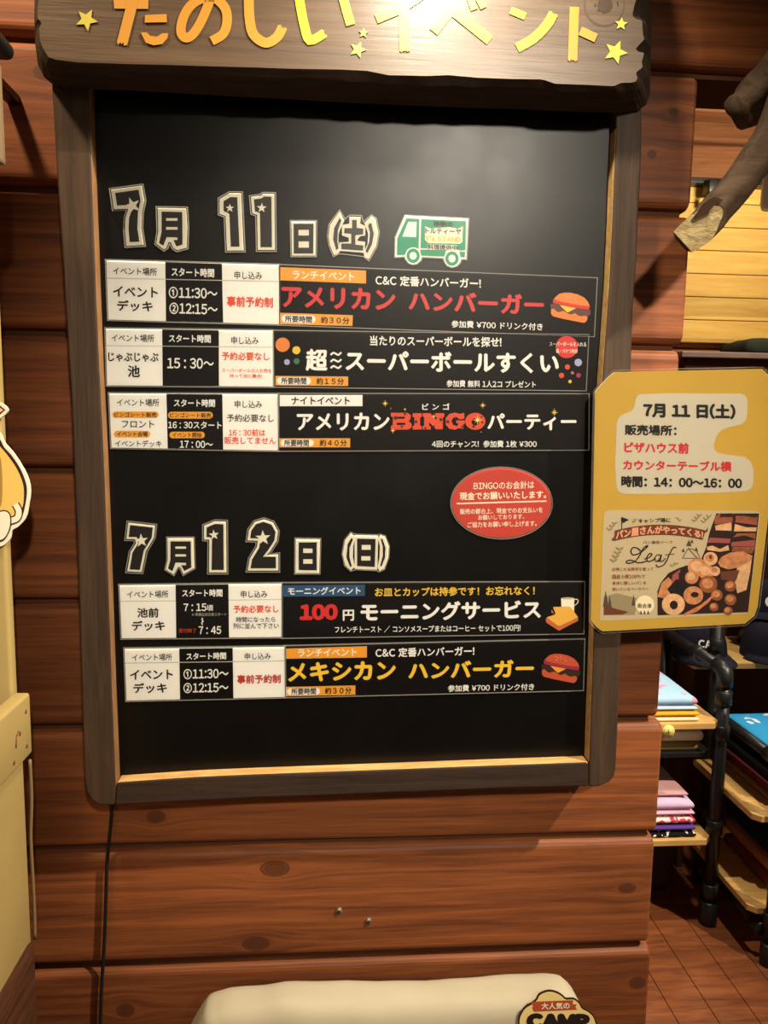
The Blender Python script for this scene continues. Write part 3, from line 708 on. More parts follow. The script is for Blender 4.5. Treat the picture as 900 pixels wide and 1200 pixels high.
P.ink(tk([(370, 215), (420, 235), (620, 225), (700, 240), (750, 215), (745, 370), (720, 392), (400, 385), (368, 350)]), PALE, 3)
TKG = mat('print_dark_grey', (74, 82, 74), .5)
P.text('移動の', 508, 531, 262.3, 6, TKG, .03, 6); P.text('トルティーヤ', 498.5, 540.5, 271, 7.2, INK, .015, 6); P.text("T's STAND", 498, 540, 279.8, 7, YEL, .03, 6)
P.ink(tk([(395, 398), (690, 405), (680, 455), (390, 450)]), PALE, 5); P.text('料理提供中', 501, 536, 289.8, 5.6, TKG, .02, 7)
thing_print('truck_cutout', P, px, 'green and white food truck cutout on the black board', 'cutout', None, grow=1.2)

# --- outlined dates
WOUT = mat('cutout_white', (236, 230, 206), 0.45, 0.4)
DK = mat('cutout_dark', (36, 30, 28), 0.4, 0.4)
DATES = 'outlined date characters on the notice board'
def cutout(label, pieces, bars, stars, ox, oy, k, hull=None, name='numeral_cutout', grow=2.2):
    """pieces: (outer white outline or None with a width, inner dark outline)"""
    P = Print(Y0); outs = []
    for o_, i_ in pieces:
        i_ = crop(i_, ox, oy, k)
        o_ = offset(i_, o_) if not isinstance(o_, list) else crop(o_, ox, oy, k)
        outs.append((o_, i_))
    for j, (o_, i_) in enumerate(outs):
        P.Y = Y0-0.00005*j; P.base(o_, 0.0011, WOUT)
    P.Y = Y0-0.0002
    for o_, i_ in outs: P.ink(i_, DK, 1)
    for b in bars: P.ink(crop(rect(*b), ox, oy, k), WOUT, 3)
    for (x, y, r, rot) in stars: P.ink(crop(star(x, y, r, rot, 0.4), ox, oy, k), WOUT, 3)
    px = outs[0][0] if hull is None else crop(hull, ox, oy, k)
    thing_print(name, P, px, label, 'cutout', DATES, 'sheet', grow)
cutout('white-outlined numeral 7 with a star, at the left of the upper date', [(4.3, [(112, 158), (318, 130), (335, 225), (312, 330), (307, 470), (325, 585), (240, 590), (230, 480), (234, 380), (262, 300), (240, 264), (128, 268)])], [], [(262, 270, 78, -0.35)], 120, 205, 7.5)
cutout('white-outlined month character beside the 7 of the upper date', [([(485, 290), (735, 295), (745, 450), (738, 640), (655, 662), (622, 640), (600, 590), (580, 590), (562, 640), (540, 655), (475, 605), (492, 500)], [(520, 322), (702, 325), (704, 612), (650, 628), (625, 572), (660, 572), (660, 548), (565, 546), (535, 622), (498, 598), (520, 500)])],
       [(560, 380, 660, 403), (560, 458, 660, 481)], [], 120, 205, 7.5, name='character_cutout')
cutout('broad white-outlined numeral 1 standing first of the pair in the upper date', [(4.6, [(165, 230), (225, 195), (285, 195), (305, 630), (228, 630), (216, 345), (200, 330), (165, 318)])], [], [(220, 292, 40, 0)], 240, 205, 7.5)
cutout('thin white-outlined numeral 1 just left of the upper day character', [(3.3, [(432, 215), (495, 207), (520, 190), (585, 192), (590, 635), (490, 635), (484, 335), (440, 318)])], [], [(500, 290, 46, 0.05)], 240, 205, 7.5)
cutout('white-outlined day character left of the bracketed one in the upper date', [([(85, 222), (300, 222), (296, 522), (92, 522)], [(105, 242), (280, 242), (278, 503), (107, 503)])], [(148, 295, 240, 345), (149, 397, 240, 452)], [], 330, 230, 7.5, name='character_cutout', grow=1.8)
cutout('white-outlined weekday character in tilted brackets ending the upper date', [
    ([(510, 135), (552, 215), (515, 290), (500, 340), (500, 420), (515, 480), (495, 505), (460, 518), (425, 430), (412, 350), (425, 250)], [(510, 190), (525, 212), (495, 300), (490, 400), (500, 455), (480, 475), (453, 380), (462, 280)]),
    ([(595, 180), (695, 182), (692, 240), (738, 262), (735, 345), (690, 352), (668, 378), (668, 392), (735, 400), (730, 498), (505, 480), (505, 405), (590, 400), (590, 365), (530, 345), (530, 252), (595, 240)], [(620, 208), (660, 208), (660, 278), (718, 285), (716, 335), (660, 340), (648, 345), (648, 425), (718, 432), (715, 478), (525, 465), (525, 415), (612, 415), (612, 330), (550, 325), (552, 280), (620, 280)]),
    ([(790, 175), (825, 200), (850, 320), (830, 440), (765, 555), (725, 530), (722, 490), (755, 420), (760, 330), (738, 262), (725, 235)], [(772, 235), (790, 240), (810, 330), (795, 420), (755, 500), (738, 482), (770, 400), (777, 320), (760, 260)])],
    [], [], 330, 230, 7.5, hull=[(510, 135), (555, 215), (600, 175), (695, 178), (715, 240), (790, 175), (825, 200), (850, 320), (830, 440), (765, 555), (720, 520), (505, 495), (460, 518), (425, 430), (412, 350), (425, 250)], name='character_cutout', grow=1.8)
cutout('white-outlined numeral 7 with a star, at the left of the lower date', [(2.4, [(86, 106), (270, 126), (262, 205), (197, 315), (165, 470), (82, 466), (105, 330), (152, 255), (140, 203), (74, 203)])], [], [(178, 232, 58, -0.1)], 140, 600, 6.92)
cutout('white-outlined month character beside the 7 of the lower date', [([(390, 212), (598, 212), (605, 455), (520, 505), (494, 445), (474, 445), (440, 505), (375, 465), (392, 390)], [(414, 238), (578, 238), (582, 450), (525, 478), (500, 432), (540, 432), (540, 412), (455, 410), (430, 480), (393, 458), (412, 390)])],
       [(453, 280, 540, 298), (453, 343, 540, 361)], [], 140, 600, 6.92, name='character_cutout', grow=1.6)
cutout('white-outlined numeral 1 of the lower date, between month character and 2', [(3.0, [(706, 125), (775, 97), (843, 100), (846, 470), (747, 470), (750, 225), (738, 205), (706, 203)])], [], [(766, 186, 44, -0.1)], 140, 600, 6.92)
cutout('round-topped white-outlined numeral 2 in the lower date', [(2.7, [(104, 138), (110, 98), (135, 64), (175, 52), (216, 66), (238, 105), (232, 150), (200, 200), (172, 236), (240, 236), (240, 297), (106, 297), (114, 250), (152, 188), (158, 140)])], [], [(172, 137, 42, -0.05)], 270, 600, 4.5)
cutout('white-outlined day character left of the bracketed one in the lower date', [([(345, 143), (472, 145), (468, 322), (343, 322)], [(360, 160), (455, 160), (455, 308), (360, 306)])], [(384, 193, 433, 216), (384, 249, 433, 273)], [], 270, 600, 4.5, name='character_cutout', grow=1.6)
cutout('white-outlined day character in round brackets ending the lower date', [
    ([(635, 112), (660, 130), (648, 180), (646, 240), (657, 290), (635, 308), (605, 280), (592, 220), (605, 150)], [(638, 137), (646, 144), (628, 190), (628, 240), (640, 285), (632, 290), (612, 240), (618, 170)]),
    ([(655, 122), (780, 125), (775, 305), (655, 300)], [(668, 140), (766, 143), (761, 290), (668, 285)]),
    ([(790, 122), (815, 130), (835, 180), (832, 240), (810, 300), (785, 312), (776, 290), (786, 240), (788, 180), (778, 140)], [(792, 140), (802, 144), (818, 190), (815, 240), (797, 288), (790, 284), (804, 230), (803, 180)])],
    [(692, 174, 740, 199), (690, 233, 738, 256)], [], 270, 600, 4.5, hull=[(635, 112), (660, 122), (780, 125), (790, 122), (815, 130), (835, 180), (832, 240), (810, 300), (785, 312), (770, 305), (657, 300), (635, 308), (605, 280), (592, 220), (605, 150)], name='character_cutout', grow=1.4)

# ---------------------------------------------------------------- yellow sign beside the board
YS = -0.088
ys = [(697.5, 460), (701, 455), (714, 441), (720.5, 436), (893, 432.3), (918, 457), (899, 617), (888, 711), (884, 722), (873, 731), (706, 740), (699, 735), (692.5, 727)]
yo = empty('sale_sign', at(800, 738, YS), 'yellow sign with cut corners hung at the right side of the notice board', 'sign')
P = Print(YS); P.base(ys, 0.004, GOLD, mat('sign_rim', (238, 226, 180), .3)); P.build('board', yo)
a1 = crop([(235, 165), (243, 146), (262, 137), (400, 132), (765, 134), (785, 143), (797, 165), (797, 235), (790, 265), (768, 288), (690, 308), (660, 322), (640, 350), (627, 395), (632, 415), (648, 432), (690, 440), (785, 452), (812, 475), (828, 512), (826, 585), (815, 610), (790, 624), (640, 632), (400, 638), (180, 638), (155, 630), (140, 608), (132, 500), (140, 285), (148, 258), (165, 242), (212, 222), (228, 200)], 690, 430, 4.286)
P = Print(YS-0.0005); P.slope = 0.016; P.base(a1, 0.0004, SHEET)
P.text('7月 11 日(土)', 753.5, 862, 481.5, 18, INK, .04, slope=.02); P.text('販売場所：', 732, 793, 504.2, 12.8, INK, .03)
DRED = mat('print_deep_red', (206, 52, 56), .45)
P.text('ピザハウス前', 731.5, 807.4, 524.8, 13.2, DRED, .03); P.text('カウンターテーブル横', 730, 857.5, 545.8, 12.6, DRED, .03); P.text('時間：14：00〜16：00', 728, 869.7, 565.2, 13.5, INK, .035)
P.build('date_sheet', yo)
fl = lambda L: crop(L, 690, 590, 4.286)
P = Print(YS-0.0005); P.base(fl([(75, 55), (82, 42), (105, 33), (830, 36), (852, 40), (862, 52), (801, 540), (790, 555), (62, 590), (55, 585)]), 0.0004, FLY)
P.ink(fl([(640, 50), (856, 50), (800, 546), (345, 562), (345, 440), (360, 400), (400, 350), (450, 325), (560, 290), (590, 220), (605, 150)]), BRD, 2)
f8 = lambda L: crop(L, 800, 590, 7.5)
for L_, m_ in (([(290, 110), (330, 85), (440, 95), (440, 150), (420, 195), (280, 180)], BREAD2), ([(330, 90), (430, 85), (450, 120), (330, 120)], BRD), ([(280, 130), (430, 140), (420, 165), (278, 160)], HAM), ([(285, 195), (430, 165), (430, 240), (290, 235)], BREAD3),
               ([(465, 110), (660, 105), (655, 170), (465, 150)], BREAD2), ([(465, 145), (655, 165), (652, 190), (462, 165)], HAM), ([(460, 180), (560, 210), (650, 210), (645, 245), (450, 245)], BREAD3), ([(510, 105), (660, 100), (650, 125)], BRD),
               ([(215, 345), (240, 300), (420, 310), (415, 350), (300, 345)], HAM), ([(215, 380), (260, 370), (330, 400), (400, 365), (410, 410), (330, 425), (215, 410)], BREAD3), ([(440, 300), (480, 262), (640, 262), (640, 310), (540, 280)], BREAD2), ([(430, 340), (640, 320), (632, 380), (425, 375)], HAM), ([(440, 380), (640, 385), (610, 440), (430, 420)], BREAD2)):
    P.ink(f8(L_), m_, 3)
P.ink(f8([(310, 520), (340, 470), (420, 430), (520, 420), (615, 460), (600, 500), (500, 560), (400, 580), (330, 555)]), BREAD1, 4)
P.ink(f8([(480, 560), (610, 470), (590, 620), (560, 760), (480, 790), (460, 690)]), BREAD3, 3)
P.ink(f8([(330, 600), (500, 585), (470, 680), (340, 670)]), BRN, 4)
for x, y, r, m_ in ((245, 485, 62, BREAD3), (285, 595, 45, BREAD3), (420, 725, 52, BREAD2), (420, 845, 52, BREAD2), (300, 805, 52, BREAD2), (275, 910, 40, BREAD2), (400, 945, 40, BREAD2), (130, 560, 85, BREAD1), (205, 600, 70, BREAD1), (225, 710, 80, BREAD2), (80, 650, 60, BREAD1)):
    P.ink(f8(ell(x, y, r, r*0.95, 24)), m_, 5); P.ink(f8(ell(x-6, y-8, r*0.62, r*0.55, 20)), BREAD1 if m_ is not BREAD1 else BREAD3, 6)
P.ink(f8(ell(245, 470, 14, 20)), BRN, 7)
P.ink(fl([(345, 470), (365, 400), (400, 370), (440, 410), (400, 480)]), BREAD1, 4); P.ink(fl([(395, 430), (440, 380), (490, 400), (480, 450), (420, 470)]), INK, 5); P.ink(fl([(450, 350), (480, 340), (480, 380), (455, 385)]), BRD, 7)
P.ink(fl([(420, 360), (460, 330), (450, 390), (415, 410)]), HAM, 4)
P.ink(fl(ell(425, 507, 58, 54)), BREAD3, 7); P.ink(fl(ell(427, 510, 20, 22)), BRD, 8); P.ink(fl(ell(525, 462, 50, 46)), BREAD1, 7); P.ink(fl(ell(532, 458, 20, 14)), BRD, 8)
P.ink(fl([(475, 555), (560, 510), (630, 455), (605, 495), (540, 545), (480, 562)]), BREAD2, 9)
P.ink(fl([(75, 470), (140, 450), (220, 470), (270, 480), (240, 520), (230, 560), (75, 562)]), mat('flyer_hills', (164, 146, 112), .5), 2); P.ink(fl([(75, 510), (140, 530), (200, 545), (170, 558), (75, 560)]), BRN, 3)
for x, y, s_ in ((85, 500, 1.6), (105, 510, 1.2), (225, 500, 1.1)): P.ink(fl([(x-9*s_, y+12*s_), (x, y-40*s_), (x+9*s_, y+12*s_)]), mat('flyer_fir', (92, 76, 58), .5), 4)
P.ink(fl(ell(282, 508, 50, 50)), FLY, 5); P.ink(fl(ell(282, 508, 46, 46)), mat('flyer_badge', (240, 226, 190), .5), 6); P.text('南会津', 747, 763.5, 710, 5.5, INK, .01, 9)
for x in (262, 280, 298): P.ink(fl([(x-7, 556), (x, 536), (x+7, 556)]), MATS['flyer_fir'], 8)
P.slope = -0.01
P.text('キャンプ場に', 748, 786, 610, 5.5, INK, .015, 9, slope=-.03)
arc = lambda x: 130+60*((x-360)/240.0)**2*0.55
ban = [(x, arc(x)-24) for x in range(130, 600, 26)]+[(598, 104+12), (582, 150), (575, 178)]+[(x, arc(x)+28) for x in range(570, 118, -26)]+[(112, 185), (128, 165)]
P.ink(fl(ban), BRN, 4)
P.text('パン屋さんがやってくる!', 721.5, 824, 0, 9.5, mat('flyer_salmon', (236, 166, 126), .5), .035, 7, fn=lambda u, v, x, y: (x, 590+(arc((x-690)*4.286)+2+(v-0.5)*(46-8*u))/4.286))
P.text('パン香房リーフ', 753.5, 788, 635.5, 3.8, INK, .0, 9)
# "Leaf" in a brush script
def scr(L_, w): P.ink(ribbon(smooth(fl(L_), 5), w), BRD, 9)
scr([(262, 240), (245, 225), (222, 222), (212, 240), (222, 258), (255, 250), (290, 222), (295, 212), (275, 225), (250, 270), (225, 295), (195, 300), (190, 290), (215, 285), (250, 298), (290, 290)], 1.4)
scr([(280, 280), (305, 270), (318, 255), (305, 252), (292, 272), (296, 290), (315, 288), (335, 275)], 1.35)
scr([(362, 262), (345, 258), (332, 275), (338, 290), (355, 280), (366, 258), (360, 285), (370, 290), (385, 275)], 1.35)
scr([(440, 222), (425, 222), (408, 250), (390, 290), (372, 312), (345, 318), (340, 306)], 1.4); scr([(385, 258), (430, 254)], 1.0)
for k, t_ in enumerate(('白神こだま酵母を使って', '国産小麦100%で', '身体に優しいパンを', '焼いているベーカリー')):
    y_ = (330, 367, 400, 430)[k]; P.text(t_, 690+118/4.286, 690+(325, 285, 290, 300)[k]/4.286, 590+y_/4.286, (4.2, 5.2, 4.2, 4.2)[k], BRN, .008, 9)
P.ink(fl(ribbon([(165, 70), (166, 135)], 4)), INK, 6); P.ink(fl([(165, 68), (202, 82), (170, 100)]), INK, 6)
def sprig(x0, y0, x1, y1, n_, s_):
    P.ink(fl(ribbon([(x0, y0), (x1, y1)], 2)), SAGE, 6)
    for k in range(n_):
        t = (k+0.5)/n_; x, y = x0+(x1-x0)*t, y0+(y1-y0)*t
        for sd in (-1, 1): P.ink(fl(ell(x+sd*s_*0.8, y-s_*0.4, s_, s_*0.38, 10, sd*-0.7)), SAGE, 7)
sprig(120, 300, 160, 222, 4, 12); sprig(98, 140, 135, 95, 3, 9); sprig(525, 95, 560, 55, 3, 9); sprig(570, 100, 610, 60, 3, 9); sprig(410, 318, 450, 300, 2, 8); sprig(222, 100, 236, 78, 2, 6); sprig(440, 70, 462, 90, 2, 6)
tn = MATS['flyer_fir']
for L_ in ([(470, 275), (500, 225), (545, 275)], [(500, 225), (540, 235), (560, 275)], [(470, 275), (555, 275)]): P.ink(fl(ribbon(L_, 3)), tn, 7)
for x, y, s_ in ((503, 200, 14), (518, 190, 9), (540, 230, 9), (475, 235, 8)): P.ink(fl([(x-s_, y+s_), (x, y-s_*1.3), (x+s_, y+s_)]), tn, 6)
P.build('bakery_flyer', yo)
# clear pocket around the sign
mb = MB(); op = offset(ys, 2.6); mb.poly([at(x, y, YS-0.0016) for x, y in op], FILM)
A_ = [at(x, y, YS-0.0016) for x, y in op]; B2 = [at(x, y, YS-0.0016) for x, y in offset(ys, 1.6)]; n = len(A_)
mb.add(A_+B2, [[i, (i+1) % n, n+(i+1) % n, n+i] for i in range(n)], EDGE); mb.build('clear_pocket', yo)
for p in ((728, 449), (712, 732)):
    q_ = at(*p, YS); mb = MB(); mb.tube([(q_.x, YS+0.0042, q_.z), (q_.x, -0.0755, q_.z)], 0.006, BLACKM); mb.build('standoff', yo)

# ---------------------------------------------------------------- small wall fittings
STEEL = mat('screw_steel', (190, 184, 170), 0.3, 0.5, 0.9)
for (x, y), lb in (((397.5, 1067), 'small steel screw head in the log wall, the higher of the two'), ((432, 1079), 'small steel screw head in the log wall, the lower of the two')):
    c = at(x, y, 0); b = MB()
    rings = [(0.0, -0.0042), (0.003, -0.004), (0.0058, -0.0025), (0.0065, 0.0), (0.0055, 0.004)]
    for i in range(len(rings)-1):
        for k in range(14):
            a0, a1_ = 2*math.pi*k/14, 2*math.pi*(k+1)/14
            f_ = lambda j, a_: (c.x+rings[j][0]*math.cos(a_), rings[j][1], c.z+rings[j][0]*math.sin(a_))
            b.add([f_(i, a0), f_(i, a1_), f_(i+1, a1_), f_(i+1, a0)], [[0, 1, 2, 3]], STEEL, True)
    b.box((c.x-0.0035, -0.0046, c.z-0.0007), (c.x+0.0035, -0.0038, c.z+0.0007), INK); b.box((c.x-0.0007, -0.0047, c.z-0.0035), (c.x+0.0007, -0.0039, c.z+0.0035), INK)
    tag(b.build('screw'), lb, 'screw', 'screw heads in the wall')
CORD = mat('cord_black', (22, 18, 16), 0.5, 0.4)
mb = MB(); pts = [(131, 925), (131, 950), (129, 975), (125.5, 1010), (124, 1060), (122, 1110), (119, 1160), (117.5, 1205), (116, 1260)]
P3 = [at(x, y, -0.008) for x, y in smooth(pts, 4)]; P3 += [Vector((P3[-1].x, -0.008, z_)) for z_ in (0.3, 0.15, 0.006)]
mb.tube(P3, 0.0032, CORD, 8); tag(mb.build('power_cord'), 'black power cord hanging down the log wall below the notice board', 'cord')

# ---------------------------------------------------------------- cream stand at the left
st = empty('display_stand', (-0.6, -0.3, 0), 'cream painted wooden stand on a dark base at the left edge', 'stand')
xe = at(6, 460, -0.10).x
mb = MB(); mb.box((xe-0.16, -0.122, 0.02), (xe, -0.10, 2.05), CREAM, 0.006, 3); mb.build('post', st)
mb = MB(); mb.box((xe-0.012, -0.62, 0.62), (at(30, 930, -0.12).x, -0.1205, 1.0), CREAM, 0.006, 3); mb.build('side_panel', st)
xr = at(37, 850, -0.12).x
mb = MB(); mb.box((xr-0.026, -0.66, at(36, 882, -.12).z), (xr, -0.1195, at(36, 811, -.12).z), CREAM, 0.005, 3)
for (yy, zz) in ((-0.14, 1.045), (-0.142, 0.99), (-0.165, 1.02), (-0.19, 0.985)):
    mb.tube([(xr-0.002, yy, zz), (xr+0.0006, yy, zz)], 0.0035, BRN, 10)
mb.tube([(xr+0.0004, -0.178, 1.022), (xr+0.0004, -0.182, 1.005)], 0.0014, BRN, 6); mb.tube([(xr+0.0004, -0.178, 1.022), (xr+0.0004, -0.17, 1.026)], 0.0014, BRN, 6)
mb.build('rail', st)
xb = at(44, 1150, -0.12).x
mb = MB(); mb.box((xb-0.2, -0.64, 0.0), (xb+0.002, -0.105, at(40, 1090, -.12).z), BROWNB, 0.034, 6); mb.build('base', st)
mb = MB(); pts = [at(x, y, -0.112) for x, y in smooth([(35, 890), (37, 935), (36, 980), (38, 1020), (40, 1060), (41, 1100)], 4)]; mb.tube(pts, 0.0028, mat('cord_tan', (120, 96, 62), .5), 8); tag(mb.build('thin_cord'), 'thin tan cord running down behind the cream stand', 'cord')
mb = MB(); yq = -0.128
cu = lambda L: crop(L, 0, 460, 6)
oc = smooth([(-60, 250), (0, 285), (30, 350), (90, 420), (150, 510), (195, 600), (212, 690), (200, 790), (180, 880), (130, 940), (85, 970), (70, 1030), (30, 1070), (0, 1082), (-60, 1090)], 4)
P = Print(yq); P.base(cu(oc), 0.004, WOUT)
P.ink(cu(smooth([(-55, 290), (0, 330), (30, 385), (80, 440), (140, 530), (178, 620), (190, 690), (178, 790), (150, 880), (80, 935), (55, 1000), (20, 1045), (-55, 1060)], 4)), BRD, 2)
P.ink(cu(smooth([(-50, 340), (0, 380), (60, 450), (120, 540), (158, 630), (168, 700), (160, 800), (120, 860), (60, 900), (-50, 920)], 4)), mat('cutout_yellow', (226, 190, 100), .45), 3)
hook = smooth([(108, 785), (132, 835), (118, 885), (60, 905)], 4)
P.ink(cu(ribbon(hook, 58)), BRD, 4); P.ink(cu(ribbon(hook, 40)), WOUT, 5)
puff = smooth([(-50, 860), (20, 835), (60, 850), (72, 900), (60, 970), (20, 1030), (-50, 1040)], 4)
P.ink(cu(offset(puff, 9)), BRD, 6); P.ink(cu(puff), WOUT, 7)
P.ink(cu(smooth([(-50, 420), (0, 450), (14, 560), (16, 700), (4, 800), (-50, 830)], 4)), mat('cutout_shade', (166, 130, 60), .5), 4)  # ochre band down the left of the yellow fill
tag(P.build('cutout_board'), 'round yellow cutout with a white border on the cream post', 'cutout')
P = Print(yq); P.base(cu(smooth([(-50, 60), (0, 70), (40, 95), (56, 122), (40, 150), (0, 180), (-50, 195)], 4)), 0.004, WOUT)
P.ink(cu([(-50, 85), (0, 92), (38, 122), (0, 155), (-50, 165)]), BRD, 2); P.ink(cu([(-50, 100), (0, 106), (24, 124), (0, 140), (-50, 150)]), BREAD3, 3)
tag(P.build('cutout_board'), 'small pointed cutout with a white border above the round yellow one', 'cutout')
# dark capped wooden strip of unknown use at the top left edge
hk = empty('hanging_lantern', at(2, 195, -0.2), 'dark rounded cap over a pale wooden strip at the top left edge', 'lantern')
mb = MB(); a_, b_ = at(8, 195, -0.2), at(8, 78, -0.2); mb.box((a_.x-0.12, -0.26, a_.z), (a_.x, -0.2, b_.z), wood('grey_wood', (150, 128, 100), (110, 90, 68), 'z', 2), 0.004); mb.build('body', hk)
mb = MB(); a_, b_ = at(16, 70, -0.2), at(16, 50, -0.2); mb.box((a_.x-0.14, -0.28, a_.z), (a_.x, -0.19, b_.z), BLACKM, 0.01, 4); mb.build('cap', hk)
mb = MB(); mb.box((a_.x-0.09, -0.24, b_.z-0.002), (a_.x-0.07, 0.03, b_.z+0.012), BLACKM, 0.002); mb.build('bracket', hk)

# ---------------------------------------------------------------- canvas covered seat at the bottom
CANV = mat('canvas', (172, 162, 140), 0.85, 0.15, noise=0.05, nscale=8, bump=0.25)
cs = empty('canvas_bag', (0.1, -0.2, 0), 'cream canvas bag standing below the notice board', 'bag')
prof = [(206, 1245), (218, 1201), (231, 1178), (240, 1166), (262, 1160), (300, 1156), (330, 1151.5), (380, 1151), (450, 1150.5), (520, 1148.5), (560, 1146.5), (620, 1142.5), (650, 1141.5), (666, 1143), (676, 1151), (688, 1173), (700, 1200), (712, 1235)]
top = [at(x, y+21, -0.21) for x, y in prof]
bm = bmesh.new(); cols = []; NZ = 14
SX = 60
def outline(u):
    i = u*(len(top)-1); k = min(int(i), len(top)-2); return top[k].lerp(top[k+1], i-k)
pts = [outline(k/SX) for k in range(SX+1)]
pts = [Vector((pts[0].x-0.02, 0, 0.0)), Vector((pts[0].x-0.012, 0, 0.3))]+pts+[Vector((pts[-1].x+0.012, 0, 0.3)), Vector((pts[-1].x+0.02, 0, 0.0))]
cen = Vector((0.1, 0, 0.28)); D0 = 0.042
mb = MB(); rows = []
K = 13
for j in range(K):
    t = math.pi*j/(K-1); yy = -0.19-D0*math.cos(t)*1.0; sh = 0.0 if j == K//2 else (1-math.sin(t))**1.6*0.055
    row = []
    for i, p in enumerate(pts):
        d = Vector((p.x-cen.x, 0, p.z-cen.z)); d.normalize()
        w = 0.0025*math.sin(p.x*24+t*3)*math.sin(t)+0.0012*math.sin(p.x*71+p.z*20)
        q_ = Vector((p.x-d.x*sh, yy, max(0.0, p.z-d.z*sh)+(w if p.z > 0.35 else 0)*0.5)); row.append(q_)
    rows.append(row)
nn_ = len(pts); vs_ = [q_ for r_ in rows for q_ in r_]
fs_ = [[j*nn_+i, j*nn_+i+1, (j+1)*nn_+i+1, (j+1)*nn_+i] for j in range(K-1) for i in range(nn_-1)]
fs_ += [[i for i in range(nn_)], [(K-1)*nn_+i for i in range(nn_)][::-1]]
mb.add(vs_, fs_[:-2], CANV, True); mb.add(rows[0], [list(range(nn_))], CANV); mb.add(rows[-1], [list(range(nn_))[::-1]], CANV)
mb.build('cover', cs)
YBG = -0.2335
bd = lambda L: crop(L, 595, 1150, 7.5)
P = Print(YBG); cl = smooth([(60, 520), (98, 430), (98, 350), (112, 295), (150, 235), (200, 203), (250, 165), (275, 120), (320, 95), (370, 85), (430, 98), (480, 128), (512, 155), (580, 155), (628, 190), (655, 235), (710, 265), (755, 310), (780, 375), (800, 440), (820, 520)], 3)
P.base(bd(offset(cl, 6)), 0.002, BRD); P.ink(bd(offset(cl, -6)), mat('badge_cream', (236, 214, 140), .45), 1)
P.ink(bd([(200, 180), (575, 165), (572, 200), (608, 205), (595, 225), (612, 250), (230, 268), (212, 230), (225, 222)]), mat('badge_ribbon', (176, 78, 50), .45), 2)
P.slope = -0.02; P.text('大人気の', 634.5, 667.5, 1178.8, 7.8, PALE, .015, 5); P.text('CAMP', 617, 691.5, 1197, 19, INK, .075, 5, slope=.01)
tag(P.build('badge', cs), 'cloud-shaped cream badge with a red ribbon')

# ---------------------------------------------------------------- driftwood at the upper right
dw = empty('driftwood_branch', at(880, 170, -0.1), 'weathered grey driftwood branch with a broken end beside the doorway', 'branch')
def limb(px, Yl, rad, seg=20, jitter=0.12):
    pts = [at(x, y, Y) for (x, y), Y in zip(px, Yl)]; out = []; rr = []
    for i in range(len(pts)-1):
        for k in range(5): out.append(pts[i].lerp(pts[i+1], k/5)); rr.append(rad[i]+(rad[i+1]-rad[i])*k/5)
    out.append(pts[-1]); rr.append(rad[-1])
    b = MB(); b.tube(out, rr, DRIFT, seg)
    rnd = random.Random(3)
    ph_ = [rnd.uniform(0, 6.28) for _ in range(5)]
    nv = []
    for idx, v in enumerate(b.v):
        i, k = divmod(idx, seg); c = out[i]; d = Vector(v)-c; a_ = 2*math.pi*k/seg
        s_ = 1+jitter*(0.5*math.sin(3*a_+ph_[0]+i*0.16)+0.35*math.sin(5*a_+ph_[1]-i*0.11)+0.3*math.sin(i*0.7+ph_[2]+a_)); nv.append(tuple(c+d*s_))
    b.v = nv; return b
b = limb([(806, 280), (832, 254), (851, 231), (875, 201), (902, 167), (938, 118), (985, 40), (1045, -60), (1110, -220), (1130, -420)], [-0.16, -0.155, -0.15, -0.145, -0.15, -0.16, -0.19, -0.22, -0.24, -0.24], [0.024, 0.025, 0.0245, 0.025, 0.03, 0.046, 0.10, 0.15, 0.18, 0.19], 22)  # trunk thickened out of view so its shadow covers the upper right wall
main = b.build('limb', dw)
bm = bmesh.new(); bm.from_mesh(main.data)
e0, e1 = at(806, 262, -0.16), at(858, 238, -0.19)
pc = at(827, 258, -0.168); nrm = Vector((-0.40, -0.84, -0.34)).normalized()
res = bmesh.ops.bisect_plane(bm, geom=bm.verts[:]+bm.edges[:]+bm.faces[:], plane_co=pc, plane_no=nrm, clear_outer=True)
ce = [g for g in res['geom_cut'] if isinstance(g, bmesh.types.BMEdge)]
fr = bmesh.ops.holes_fill(bm, edges=ce, sides=0)
main.data.materials.append(DRIFTE); main.data.materials.append(mat('driftwood_hollow', (70, 50, 36), .9, .1))
for f in fr['faces']: f.material_index = 1; f.smooth = False
bm.to_mesh(main.data); bm.free()
def on_cut(x, y, lift):
    d = at(x, y, 0)-CAM; t = (pc-CAM).dot(nrm)/d.dot(nrm); return CAM+d*t+nrm*lift
hb = MB()
hp = crop([(45, 995), (80, 950), (115, 900), (150, 868), (190, 852), (238, 868), (232, 885), (190, 900), (160, 935), (150, 962), (100, 985), (60, 1005)], 800, 60, 5)
P0_ = [on_cut(x, y, 0.0015) for x, y in hp]; cH = sum(P0_, Vector())/len(P0_)
P1_ = [cH+(p-cH)*0.8-nrm*0.0007 for p in P0_]; nH = len(P0_)
hb.add(P0_+P1_, [[i, (i+1) % nH, nH+(i+1) % nH, nH+i] for i in range(nH)], DRIFT)
hb.add(P1_, [list(range(nH))], MATS['driftwood_hollow']); hb.build('hollow', main)  # nearly flat patch: dark rot and cavity shade put into its colour
b = limb([(866, 130), (880, 120), (900, 102), (950, 55), (1000, 0)], [-0.075, -0.075, -0.08, -0.11, -0.17], [0.028, 0.034, 0.04, 0.055, 0.07], 20, 0.25); b.build('stub', dw)

